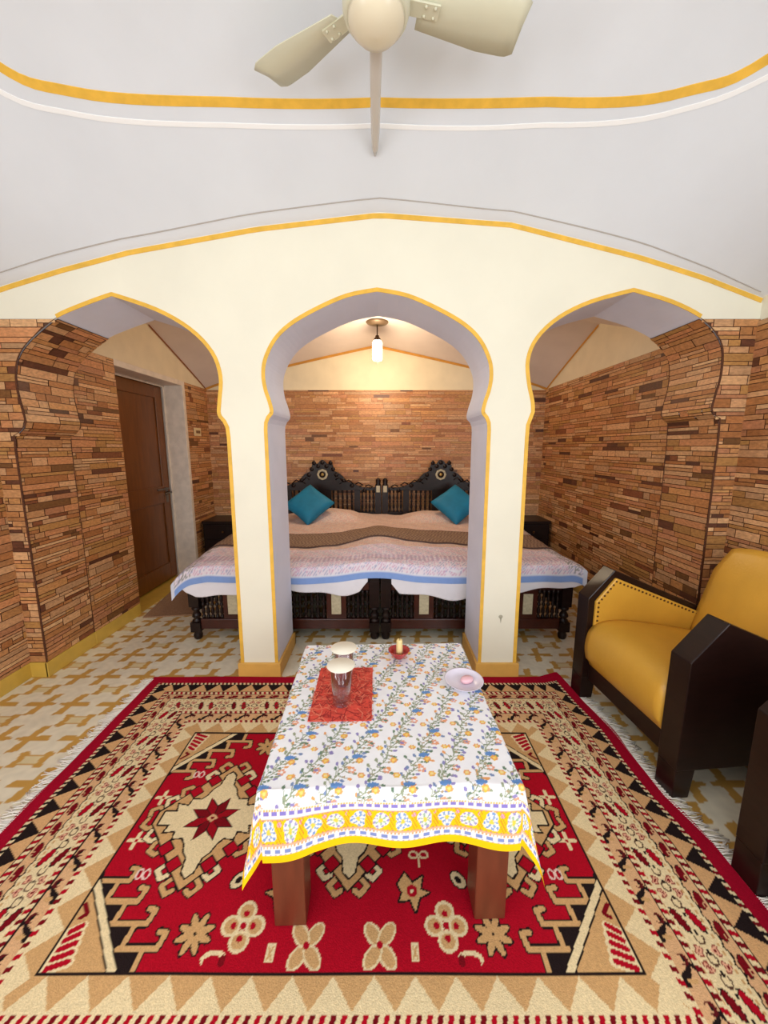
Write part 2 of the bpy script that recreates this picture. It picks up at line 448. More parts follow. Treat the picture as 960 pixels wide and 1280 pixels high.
def on_ceiling(name, pts, wdt, m, drop=.003):
    mb = MB(); n = len(pts); L = []; Rr = []
    for i, p in enumerate(pts):
        a = pts[max(i - 1, 0)]; b = pts[min(i + 1, n - 1)]
        tx, ty = b[0] - a[0], b[1] - a[1]; l = math.hypot(tx, ty) + 1e-9
        for s_, Q in ((.5, L), (-.5, Rr)):
            x = p[0] - ty / l * wdt * s_; y = p[1] + tx / l * wdt * s_
            x = min(max(x, XL), XR); y = min(max(y, YR), YF)
            Q.append((x, y, ceil_z(x, y)))
    dn = lambda q: (q[0], q[1], q[2] - drop)
    for i in range(n - 1):
        mb.face([dn(L[i]), dn(L[i + 1]), dn(Rr[i + 1]), dn(Rr[i])])
        mb.face([L[i], L[i + 1], dn(L[i + 1]), dn(L[i])]); mb.face([Rr[i], Rr[i + 1], dn(Rr[i + 1]), dn(Rr[i])])
    return mb.build(name, m, kind='structure', fixn=False)
LINE1 = [(-1.93, .25), (-1.90, .85), (-1.76, 1.40), (-1.52, 1.76), (-1.275, 1.849), (-.774, 1.896), (-.034, 1.926), (.811, 1.901), (1.24, 1.845), (1.453, 1.732), (1.66, 1.38), (1.76, .85), (1.78, .25)]
LINE2 = [(-2.0, .25), (-1.96, .85), (-1.83, 1.42), (-1.58, 1.80), (-1.291, 1.904), (-.703, 1.962), (-.036, 1.992), (.602, 1.977), (1.189, 1.905), (1.487, 1.76), (1.72, 1.40), (1.82, .85), (1.86, .25)]
LINE3 = [(-2.2, 2.2), (-2.027, 2.229), (-1.385, 2.245), (-.745, 2.237), (-.021, 2.229), (.581, 2.243), (1.085, 2.243), (1.567, 2.250), (2.031, 2.258)]
def ring(p): # close the ornament line towards the wall behind the camera
    q = [(x, 2 * FM - y) for x, y in p][::-1]
    return cr(p + q + [p[0]], 6)
# ------------------------------------------------------------------ alcove vault
XM = (BL + BR) / 2; YM = (YB + YE) / 2
def Ea(x):
    t = abs(x - XM) / (BR - XM); return 2.15 + .49 * (1 - t) ** .85
def Eb(y):
    t = abs(y - YM) / (YE - YM); return 2.15 + .41 * (1 - t) ** .95
def bceil(x, y):
    dy = min(YE - y, y - YB); dx = min(x - BL, BR - x); Z = 2.69
    Sy = sm(dy / .95); Sx = sm(dx / 1.2)
    return Z - (Z - Ea(x)) * (1 - Sy) - (Z - Eb(y)) * (1 - Sx) + (Z - 2.15) * (1 - Sx) * (1 - Sy)
vault('ceiling_back', bceil, BL, BR, YB + .001, YE, m_backvault, 60)

# ------------------------------------------------------------------ walls
def wall_back():
    mb = MB()
    xs = np.linspace(BL, BR, 50)
    for a, b in zip(xs[:-1], xs[1:]):
        mb.face([(a, YE, 0), (b, YE, 0), (b, YE, Ea(b) + .01), (a, YE, Ea(a) + .01)], 0)
    bricks(mb, lambda u, v, o: (u, YE - .012 - o, v), .05, TZ - .02, lambda v: BL, lambda v: BR, 1, seed=3, dark=.025, mort=tuple(lin((150, 98, 66))))
    mb.face([(BL, YE - .012, TZ - .02), (BR, YE - .012, TZ - .02), (BR, YE, TZ - .02), (BL, YE, TZ - .02)], 0)
    return mb.build('wall_back', [m_backwall, m_brick], kind='structure', fixn=False)
wall_back()
DY0, DY1, DZ = 3.22, 4.27, 2.09   # doorway in the left alcove wall
WY0, WY1, WZ0, WZ1 = -.80, .10, .92, 1.98     # unseen side windows, added so fill light can brighten the pillar jambs
def wall_side(name, X, s, ya, yb, Zt, seed, door=False, m0=m_backwall, win=False):
    """s = +1: the room lies towards +x"""
    mb = MB(); ys = list(np.linspace(ya, yb, 40))
    if door: ys = sorted(ys + [DY0, DY1])
    if win: ys = sorted(ys + [WY0, WY1])
    for a, b in zip(ys[:-1], ys[1:]):
        z0 = DZ if door and a >= DY0 - 1e-6 and b <= DY1 + 1e-6 else 0
        if win and a >= WY0 - 1e-6 and b <= WY1 + 1e-6:
            mb.face([(X, a, 0), (X, b, 0), (X, b, WZ0), (X, a, WZ0)], 0); z0 = WZ1
        mb.face([(X, a, z0), (X, b, z0), (X, b, Zt(b) + .01), (X, a, Zt(a) + .01)], 0)
    segs = [(ya, DY0, SK, TZ - .01), (DY1, yb, SK, TZ - .01)] if door else [(ya, yb, SK, TZ - .01)]
    if win: segs = [(ya, WY0, SK, TZ - .01), (WY1, yb, SK, TZ - .01), (WY0, WY1, SK, WZ0), (WY0, WY1, WZ1, TZ - .01)]
    for k, (a, b, c, d) in enumerate(segs):
        bricks(mb, lambda u, v, o: (X + s * (.010 + o), u, v), c, d, lambda v, a=a: a, lambda v, b=b: b, 1, seed=seed + k)
        if d > 2: mb.face([(X, a, TZ - .01), (X, b, TZ - .01), (X + s * .01, b, TZ - .01), (X + s * .01, a, TZ - .01)], 0)
    return mb.build(name, [m0, m_brick], kind='structure', fixn=False)
wall_side('wall_alcove_left', BL, 1, YB, YE, Eb, 31, True)
wall_side('wall_alcove_right', BR, -1, YB, YE, Eb, 37)
wall_side('wall_left', XL, 1, YR, YF, Zb, 41, m0=m_cream, win=True)
wall_side('wall_right', XR, -1, YR, YF, Zb, 47, m0=m_cream, win=True)
for i_, (xa, xb) in enumerate(((XL - .10, XL - .04), (XR + .04, XR + .10))):
    f = MB()
    for u in (WY0, (WY0 + WY1) / 2 - .02, WY1 - .04): f.box(xa, xb, u, u + .04, WZ0, WZ1)
    for v in (WZ0, WZ1 - .04): f.box(xa, xb, WY0, WY1, v, v + .04)
    s_ = (XL - .11, XL + .004) if i_ == 0 else (XR - .004, XR + .11)
    for u in (WY0 - .03, WY1): f.box(s_[0], s_[1], u, u + .03, WZ0 - .03, WZ1 + .03)
    for v in (WZ0 - .03, WZ1): f.box(s_[0], s_[1], WY0 - .03, WY1 + .03, v, v + .03)
    f.build('window_%d' % (i_ + 3), m_frame, kind='structure')  # frames of the two added side windows, out of view
# outer shells give the walls their thickness
def shell(name, x0, x1, y0, y1, z0, z1, m=m_cream):
    return MB().box(x0, x1, y0, y1, z0, z1).build(name, m, kind='structure')

def wall_rear():
    mb = MB(); wins = [(-1.75, -.35), (.45, 1.85)]; z0, z1 = .55, 2.1
    def q(a, b, c, d):
        mb.box(a, b, YR - .18, YR, c, d)
    xs = [XL, -1.75, -.35, .45, 1.85, XR]
    for i in range(5):
        if i in (1, 3): q(xs[i], xs[i + 1], 0, z0); q(xs[i], xs[i + 1], z1, 2.25)
        else: q(xs[i], xs[i + 1], 0, 2.25)
    g = np.linspace(XL, XR, 40)
    for a, b in zip(g[:-1], g[1:]):
        mb.face([(a, YR, 2.25), (b, YR, 2.25), (b, YR, Za(b) + .01), (a, YR, Za(a) + .01)])
    mb.build('wall_rear', m_cream, kind='structure')
    for i, (a, b) in enumerate(wins):
        f = MB()
        for u in (a, (a + b) / 2 - .025, b - .05): f.box(u, u + .05, YR - .14, YR - .08, z0, z1)
        for v in (z0, z1 - .05, 1.5): f.box(a, b, YR - .14, YR - .08, v, v + .05)
        f.build('window_%d' % (i + 1), m_frame, kind='structure')
wall_rear()

# ------------------------------------------------------------------ skirtings
def skirt(name, boxes, m=m_skirt):
    mb = MB()
    for b in boxes: mb.box(*b)
    return mb.build(name, m, kind='structure', bevel=.003)
skirt('baseboard_left', [(XL, XL + .014, YR, YF, 0, SK), (XL, -2.139, YF - .016, YF, 0, SK), (-2.152, -2.136, YF - .016, YB, 0, SK)])
skirt('baseboard_alcove_left', [(BL, BL + .016, YB, DY0, 0, SK), (BL, BL + .016, DY1, YE, 0, SK)])
skirt('baseboard_right', [(XR - .014, XR, YR, YF, 0, SK), (1.94, XR, YF - .016, YF, 0, SK), (1.938, 1.956, YF - .016, YB, 0, SK)])
skirt('baseboard_alcove_right', [(BR - .014, BR, YB, YE, 0, SK)])
skirt('baseboard_back', [(BL, BR, YE - .024, YE - .005, 0, SK * .8)])
for i, (a, b) in enumerate([(-.912, cxx - .636), (cxx + .636, .842)]):
    g = .016; h = .095
    skirt('baseboard_pillar_%s' % ('left', 'right')[i],
          [(a - g, b + g, YF - g, YF + .004, 0, h), (a - g, a + .002, YF, YB + g, 0, h), (b - .002, b + g, YF, YB + g, 0, h), (a - g, b + g, YB - .002, YB + g, 0, h)], m_skirt2)

# ceiling ornament lines traced on the vault
on_ceiling('trim_7', ring(LINE1), .026, m_yellow)
on_ceiling('trim_8', ring(LINE2), .013, m_wline)
on_ceiling('trim_9', cr(LINE3, 6), .003, m_line)
# brown and yellow edge lines of the alcove vault
def edge_strip(name, pts, wz, m, axis):
    mb = MB()
    for a, b in zip(pts[:-1], pts[1:]):
        if axis == 'y': f = [(a[0], a[1] - .004, a[2]), (b[0], b[1] - .004, b[2]), (b[0], b[1] - .004, b[2] - wz), (a[0], a[1] - .004, a[2] - wz)]
        else: f = [(a[0] + axis * .004, a[1], a[2]), (b[0] + axis * .004, b[1], b[2]), (b[0] + axis * .004, b[1], b[2] - wz), (a[0] + axis * .004, a[1], a[2] - wz)]
        mb.face(f)
    return mb.build(name, m, kind='structure', fixn=False)
m_oline = mat('dull_yellow_line_paint', (200, 140, 50), rough=.6, noise=.15)
m_bline = mat('brown_line_paint', (142, 84, 42), rough=.6, noise=.15)
edge_strip('trim_10', [(x, YE, Ea(x)) for x in np.linspace(BL, BR, 40)], .028, m_oline, 'y')
edge_strip('trim_11', [(BL, y, Eb(y)) for y in np.linspace(YM, YE, 30)], .022, m_bline, 1)
edge_strip('trim_12', [(BR, y, Eb(y)) for y in np.linspace(YM, YE, 30)], .026, m_oline, -1)

# ------------------------------------------------------------------ door in the left alcove wall
def door():
    D = BL - .23
    mb = MB()
    # reveals and frame
    mb.box(D - .05, BL + .014, DY1 - .002, DY1 + .05, 0, DZ + .05)
    mb.box(D - .05, BL - .002, DY0 - .05, DY0 + .002, 0, DZ + .05)
    mb.box(D - .05, BL + .012, DY0, DY1 + .05, DZ, DZ + .05)
    mb.box(D - .06, D - .05, DY0 - .05, DY1 + .05, 0, DZ + .05)
    mb.box(D + .035, D + .05, DY1 - .02, DY1, 0, DZ)
    mb.box(D + .035, D + .05, DY0, DY1, DZ - .02, DZ)
    mb.build('trim_13', m_frame, kind='structure', bevel=.004)
    root = bpy.data.objects.new('door_1', None); C.objects.link(root); root.location = (D, DY0, 0); root['kind'] = 'structure'
    W = DY1 - DY0
    a = .002; b = W - .022
    f = MB()
    f.box(-.03, .012, a, b, .012, DZ - .012)
    f.build('door_slab', m_door, root, bevel=.003)
    t = MB()
    for (p, q, u, v) in ((a, a + .12, .02, 2.07), (b - .12, b, .02, 2.07), (a + .12, b - .12, .02, .20), (a + .12, b - .12, .86, 1.04), (a + .12, b - .12, 1.95, 2.07)):
        t.box(.012, .026, p, q, u, v)
    t.build('rail', m_door, root, bevel=.005)
    n = MB(); n.box(.026, .031, b - .085, b - .045, .86, 1.02)
    n.tube([(.03, b - .065, .97), (.075, b - .065, .97), (.08, b - .19, .965)], .009)
    n.build('door_handle', m_metal, root)
    r = MB(); r.box(.026, .04, b - .24, b - .03, 1.00, 1.016); r.build('bolt', m_metal, root)
    # floor of the threshold
    MB().box(D - .05, BL, DY0, DY1, -.02, .004).build('trim_14', m_skirt, kind='structure')
door()

# ------------------------------------------------------------------ rug
RX, RY, HX, HY, BW = -.12, 1.31, .844, .459, .492
RED = (172, 10, 34); DRED = (118, 12, 24); TAN = (202, 160, 108); CRM = (228, 208, 164); BLK = (34, 24, 24); PCH = (214, 170, 126); PNK = (226, 170, 140)
def build_rug():
    st = .0036
    X, Y = np.meshgrid(np.arange(-HX - BW, HX + BW + st, st), np.arange(-HY - BW, HY + BW + st, st))
    cv = Canvas(X, Y, RED)
    for sx in (1, -1):
        for sy in (1, -1):
            f = lambda pts: [(sx * x, sy * y) for x, y in pts]
            ang = lambda a: math.atan2(sy * math.sin(a), sx * math.cos(a))
            # corner: tan triangle, white band, black teeth, hooked stair
            x0, y0 = HX, HY
            q_ = lambda pts: f([(x0 - a_, y0 - b_) for a_, b_ in pts])
            cv.poly(q_([(.262, 0), (.262, .054), (.212, .054), (.212, .114), (.147, .114), (.147, .174), (.082, .174), (.082, .234), (.02, .234), (0, .27), (0, 0)]), BLK)
            for c_, wd_ in ((BLK, .025), (TAN, .016)):
                cv.line(q_([(.262, 0), (.262, .054)]), wd_, c_)
                for k in range(4):
                    o_ = .065 * k; v_ = .054 + .060 * k
                    cv.line(q_([(max(.188 - o_, 0), v_), (.302 - o_, v_), (.309 - o_, v_ + .036), (.287 - o_, v_ + .040)]), wd_, c_)
                    if k < 3: cv.line(q_([(.197 - o_, v_), (.203 - o_, v_ + .06)]), wd_, c_)
            cv.poly(q_([(0, 0), (0, .246), (.224, 0)]), CRM)
            cv.line(q_([(0, .246), (.224, 0)]), .004, BLK)
            cv.poly(q_([(0, 0), (0, .214), (.196, 0)]), BLK)
            cv.poly(q_([(0, 0), (0, .207), (.190, 0)]), TAN)
            for k in range(5):
                u = x0 - .02 - k * .012; v = y0 - .012 - k * .021
                cv.line(f([(x0 - .012, v + .004), (x0 - .07 + .006 * k, v - .012)]), .026, CRM)
            for k in range(5):
                v = y0 - .014 - k * .021
                cv.line(f([(x0 - .016, v + .004), (x0 - .066 + .006 * k, v - .012)]), .015, RED)
            cv.line(f([(x0 - .01, y0 - .165), (x0 - .035, y0 - .14), (x0 - .02, y0 - .13)]), .012, DRED)
            # stars, squiggle, flowers
            for (mx, my) in ((.80, .09), ):
                cv.line(f([(mx - .028, my), (mx + .028, my)]), .015, CRM); cv.line(f([(mx, my - .028), (mx, my + .028)]), .015, CRM); cv.ell(sx * mx, sy * my, .006, .006, RED)
            for k in (-.012, .012):
                cv.ell(sx * (.705 + k), sy * .205, .013, .018, (232, 200, 190), ring=.006)
            # diagonal petals near the corner
            mx, my = .448, .37
            for a in (.35, 1.2, 2.0, 2.8):
                for q in (0, PI):
                    cv.ell(sx * (mx + .03 * math.cos(a + q)), sy * (my + .03 * math.sin(a + q)), .030, .014, BLK, ang(a))
            for a in (.35, 1.2, 2.0, 2.8):
                for q in (0, PI):
                    cv.ell(sx * (mx + .03 * math.cos(a + q)), sy * (my + .03 * math.sin(a + q)), .025, .0095, TAN, ang(a))
            # quatrefoil
            mx, my = .31, .35
            for a, b in ((.036, 0), (-.036, 0), (0, .038), (0, -.038)): cv.ell(sx * (mx + a), sy * (my + b), .030, .028, CRM)
            for a, b in ((.036, 0), (-.036, 0), (0, .038), (0, -.038), (0, 0)):
                cv.ell(sx * (mx + a), sy * (my + b), .021, .019, TAN) if (a or b) else None
            for a, b in ((.030, 0), (-.030, 0), (0, .031), (0, -.031), (0, 0)): cv.ell(sx * (mx + a), sy * (my + b), .009, .009, RED)
            # small block
            cv.poly(f([(.198, .39), (.222, .39), (.222, .435), (.198, .435)]), CRM); cv.line(f([(.204, .40), (.216, .428)]), .005, TAN); cv.line(f([(.216, .40), (.204, .428)]), .005, TAN)
            # four-petal flower
            mx, my = .108, .397
            for a in (R(50), R(130), R(230), R(310)):
                cv.ell(sx * (mx + .032 * math.cos(a)), sy * (my + .034 * math.sin(a)), .036, .022, CRM, ang(a))
                cv.ell(sx * (mx + .032 * math.cos(a)), sy * (my + .034 * math.sin(a)), .030, .016, TAN, ang(a))
            cv.ell(sx * mx, sy * my, .009, .009, RED)
            # crescent
            cv.ell(sx * .368, sy * .428, .036, .020, CRM); cv.ell(sx * .368, sy * .436, .028, .016, RED); cv.ell(sx * .342, sy * .432, .010, .014, DRED)
            # oval leaf and crown
            cv.ell(sx * .37, sy * .222, .034, .024, BLK, ang(.9)); cv.ell(sx * .37, sy * .222, .029, .019, CRM, ang(.9)); cv.ell(sx * .37, sy * .222, .013, .009, BLK, ang(.9))
            crown = [(.165, .235), (.19, .20), (.215, .232), (.25, .21), (.24, .25), (.268, .26), (.235, .275), (.22, .315), (.205, .28), (.17, .285), (.18, .26)]
            cv.line(f(crown), .012, BLK, True); cv.poly(f(crown), TAN); cv.ell(sx * .212, sy * .255, .018, .018, RED); cv.ell(sx * .212, sy * .255, .006, .006, CRM)
            # curl pair next to the middle medallion
            cv.ell(sx * .225, sy * .14, .018, .015, CRM, ring=.007); cv.ell(sx * .262, sy * .14, .018, .015, CRM, ring=.007)
            cv.line(f([(.243, .15), (.243, .18)]), .007, CRM)
    # three medallions
    for mi, mx in enumerate((-.557, 0, .557)):
        for sx in (1, -1):
            for sy in (1, -1):
                f = lambda pts: [(mx + sx * x, sy * y) for x, y in pts]
                # hooks on the outside of the diamond
                for k in range(5):
                    t = (k + .35) / 5.0; px = .205 * (1 - t); py = .235 * t
                    hk = [(px - .01, py - .01), (px + .038, py + .030), (px + .066, py + .004 + .012), (px + .058, py - .012)] if k < 3 else [(px - .01, py - .01), (px + .038, py + .036), (px + .014, py + .062), (px - .004, py + .05)]
                    cv.line(f(hk), .024, BLK)
                    cv.line(f(hk), .016, CRM if k % 2 else TAN)
        for sx in (1, -1):
            for sy in (1, -1):
                f = lambda pts: [(mx + sx * x, sy * y) for x, y in pts]
                cv.poly(f([(0, 0), (.225, 0), (.225, .028), (0, .262)]), BLK)
                cv.poly(f([(0, 0), (.218, 0), (.218, .026), (0, .254)]), TAN)
                # red lozenges cut into the border of the diamond
                for px, py in ((.118, .118), (.062, .172)):
                    cv.poly(f([(px - .034, py), (px, py - .034), (px + .034, py), (px, py + .034)]), BLK)
                    cv.poly(f([(px - .027, py), (px, py - .027), (px + .027, py), (px, py + .027)]), RED)
                stair = [(.20, 0), (.20, .03), (.155, .03), (.165, .062), (.12, .055), (.115, .085), (.078, .082), (.062, .10), (.05, .13), (.03, .15), (.022, .20), (0, .22)]
                cv.poly(f([(0, 0)] + stair), CRM); cv.line(f(stair), .006, BLK)
        # eight-petal star
        for k in range(8):
            a = R(45 * k + 22)
            for L_, W_, c_ in ((.058, .024, BLK), (.053, .019, DRED if k % 2 else (150, 12, 28))):
                p = [(0, 0), (.045 * math.cos(a) - W_ * math.sin(a), .045 * math.sin(a) + W_ * math.cos(a)),
                     ((.045 + L_) * math.cos(a), (.045 + L_) * math.sin(a)), (.045 * math.cos(a) + W_ * math.sin(a), .045 * math.sin(a) - W_ * math.cos(a))]
                cv.poly([(mx + x * 1.02, y * .95) for x, y in p], c_)
        cv.poly([(mx - .022, 0), (mx, .018), (mx + .022, 0), (mx, -.018)], PCH); cv.ell(mx, 0, .007, .006, DRED)
    # ---- borders
    ox = np.abs(X) - HX; oy = np.abs(Y) - HY
    W = np.maximum(ox, oy); side = ox > oy
    s = np.where(side, Y, X)
    c = cv.c
    def setc(m, col): c[m] = lin(col)
    def tri(x, p): return np.abs(((x / p) % 1.0) - .5) * 2      # 0..1..0
    setc((W > -.003) & (W < .005), BLK)
    k = (W >= .005) & (W < .078)
    setc(k, TAN); setc(k & ((W - .005) > .07 * (1 - tri(s + .02, .113))), CRM)
    def dash(a, b, per=.0275, cols=(CRM, RED, CRM, DRED)):
        k = (W >= a) & (W < b); ph = ((s + (W - a) * .35) / per)
        n = np.floor(ph * 2).astype(int) % 4
        for i, q in enumerate(cols): setc(k & (n == i), q)
    dash(.078, .098)
    k = (W >= .098) & (W < .146); setc(k, PCH)
    u = (s / .098) % 1.0; v = (W - .098) / .048
    setc(k & (np.abs(u - .32 - .5 * (v - .5)) < .20 * (1.05 - v)), BLK)
    setc(k & (np.abs(u - .55 + .5 * (v - .8)) < .07) & (v > .55), BLK)
    setc(k & (((u - .62) ** 2 / .022 + (v - .62) ** 2 / .09) < 1) & ~(((u - .62) ** 2 / .008 + (v - .50) ** 2 / .05) < 1), (92, 22, 26))
    setc(k & (((u - .15) ** 2 / .004 + (v - .5) ** 2 / .10) < 1), TAN)
    setc((W >= .146) & (W < .151), BLK)
    dash(.151, .168)
    k = (W >= .168) & (W < .262); setc(k, CRM)
    P_ = .186; u = (s / P_) % 1.0; v = (W - .168) / .094
    for i, (cu, cw) in enumerate(((.20, .25), (.20, .75))):
        for ks, du, dv, c1, c2 in ((side, (u - cu) * P_, (v - cw) * .094, .034, .0135), (~side, (u - (.08 + .30 * i)) * P_, (v - .5) * .094, .0135, .034)):
            sl = np.where(side, dv + .25 * du, du + .25 * dv)
            lg_ = np.where(side, du, dv); wob = .0022 * np.sin(lg_ * 420)
            r_ = (lg_ / .034) ** 2 + ((sl + wob) / .0135) ** 2
            setc(k & ks & (r_ < 1), BLK); setc(k & ks & (r_ < .72), RED if i else DRED)
    for cu, cw in ((.45, .5), (.96, .5), (.70, .5)):
        r_ = ((u - cu) * P_ / .017) ** 2 + ((v - cw) * .094 / .014) ** 2
        setc(k & (r_ < 1) & (r_ > .5), (86, 58, 44))
    for cu, cw in ((.60, .22), (.60, .78), (.80, .24), (.80, .76)):
        wob = .004 * np.sin((u * P_) * 260 + cw * 9)
        r_ = (((u - cu) * P_) / .015) ** 2 + (((v - cw) * .094 + wob) / .011) ** 2
        setc(k & (r_ < 1), (146, 64, 54)); setc(k & (r_ < .55), PNK); setc(k & (r_ < .12), DRED)
    setc(k & (np.abs(v - .5) < .03) & (((s / .0465) % 1) < .25), BLK)
    setc(k & (v > .93) & (((s / .02) % 1) < .5), TAN); setc(k & (v < .05) & (((s / .02) % 1) < .5), TAN)
    k = (W >= .262) & (W < .312); setc(k, PCH)
    u = (s / .080) % 1.0; v = (W - .262) / .05
    sc_ = .16 + .14 * np.abs(np.sin(s * PI / .040))
    setc(k & (v < sc_), CRM); setc(k & (np.abs(v - sc_) < .05), BLK)
    r_ = ((u - .46 - .34 * (v - .6)) / .33) ** 2 + ((v - .62) / .27) ** 2
    setc(k & (r_ < 1), BLK); setc(k & (r_ < .80), DRED)
    r_ = ((u - .30) / .10) ** 2 + ((v - .80) / .16) ** 2
    setc(k & (r_ < 1), PCH); setc(k & (r_ < .4), DRED)
    setc((W >= .312) & (W < .317), BLK)
    dash(.317, .338)
    k = (W >= .338) & (W < .342); setc(k, BLK)
    k = (W >= .342) & (W < .410); setc(k, (212, 166, 116))
    setc(k & ((W - .342) > .068 * tri(s + .01, .098) * 1.05), BLK)
    dash(.410, .428, .024, (CRM, BLK, CRM, DRED))
    setc(W >= .428, (160, 8, 40))
    # ragged shape: the rug lies a little uneven along its outer edges
    Z = .008 + .0015 * np.sin(X * 9) * np.sin(Y * 11)
    Xw = X + RX; Yw = Y + RY
    e = np.clip((W - .35) / .14, 0, 1)
    Xw = Xw + e * side * np.sign(X) * .006 * np.sin(Y * 14 + 1)
    # the far right corner is turned a little inwards
    cr_ = np.clip((X - 1.16) / .17, 0, 1) * np.clip((Y - .70) / .25, 0, 1)
    pl_ = np.clip((X - 1.0) / .33, 0, 1)
    Xw = Xw - pl_ * (.036 * np.clip((Y + .10) / .2, 0, 1) + .075 * np.clip((Y - .45) / .5, 0, 1) ** 1.5); Yw = Yw + cr_ * .03; Z = Z + cr_ * .012
    root = empty('rug', 'large crimson patterned wool rug with star medallions and striped border on the tiled floor', 'rug', (RX, RY, 0))
    P = np.stack([Xw - RX, Yw - RY, Z], -1)
    grid_object('pile', P, c, m_rug, root)
    # underside edge
    ed = MB(); hx, hy = HX + BW, HY + BW
    ed.box(-hx + .006, hx - .075, -hy + .004, hy - .01, .0005, .006)
    ed.build('backing', m_fringe, root)
    fr = MB(); rg = random.Random(4)
    for sd in (-1, 1):
        y = -hy
        while y < hy - .02:
            L = rg.uniform(.045, .085); a = rg.uniform(-.35, .35)
            x = sd * (hx - .004) - (sd > 0) * (.036 * min(max((y + .10) / .2, 0), 1) + .075 * min(max((y - .45) / .5, 0), 1) ** 1.5)
            p = Vector((x, y, .007)); q = p + Vector((sd * L * .5 * math.cos(a), L * .5 * math.sin(a), -.003)); a2 = a + rg.uniform(-.6, .6)
            r_ = q + Vector((sd * L * .5 * math.cos(a2), L * .5 * math.sin(a2), -.002))
            fr.tube([p, q, r_], .0026, 4)
            y += rg.uniform(.0045, .008)
    tag_ = fr.build('fringe', m_fringe, root, fixn=False); tag_['kind'] = 'stuff'
build_rug()

# ------------------------------------------------------------------ coffee table with its cloth
TC = (.010, 1.357); TR = R(1.6); TH = .5; TX, TY = .368, .400
t = empty('coffee_table', 'low red-brown wooden coffee table standing on the crimson rug under a floral cloth', 'table', (TC[0], TC[1], 0), TR)
MB().box(-TX, TX, -TY, TY, TH - .035, TH - .003).build('table_top', m_table, t, bevel=.004)
leg = None
for i, (a, b) in enumerate([(-1, -1), (1, -1), (-1, 1), (1, 1)]):
    if leg is None:
        leg = MB().box(-.048, .048, -.048, .048, .010, TH - .034).build('leg', m_table, t, bevel=.004)
    else:
        l2 = leg.copy(); C.objects.link(l2); l2.parent = t; leg = l2
    leg.location = (a * .306, b * .343, 0)
MB().box(-.30, .30, -.345, -.325, TH - .11, TH - .034).build('apron', m_table, t)
MB().box(-.30, .30, .325, .345, TH - .11, TH - .034).build('apron', m_table, t)
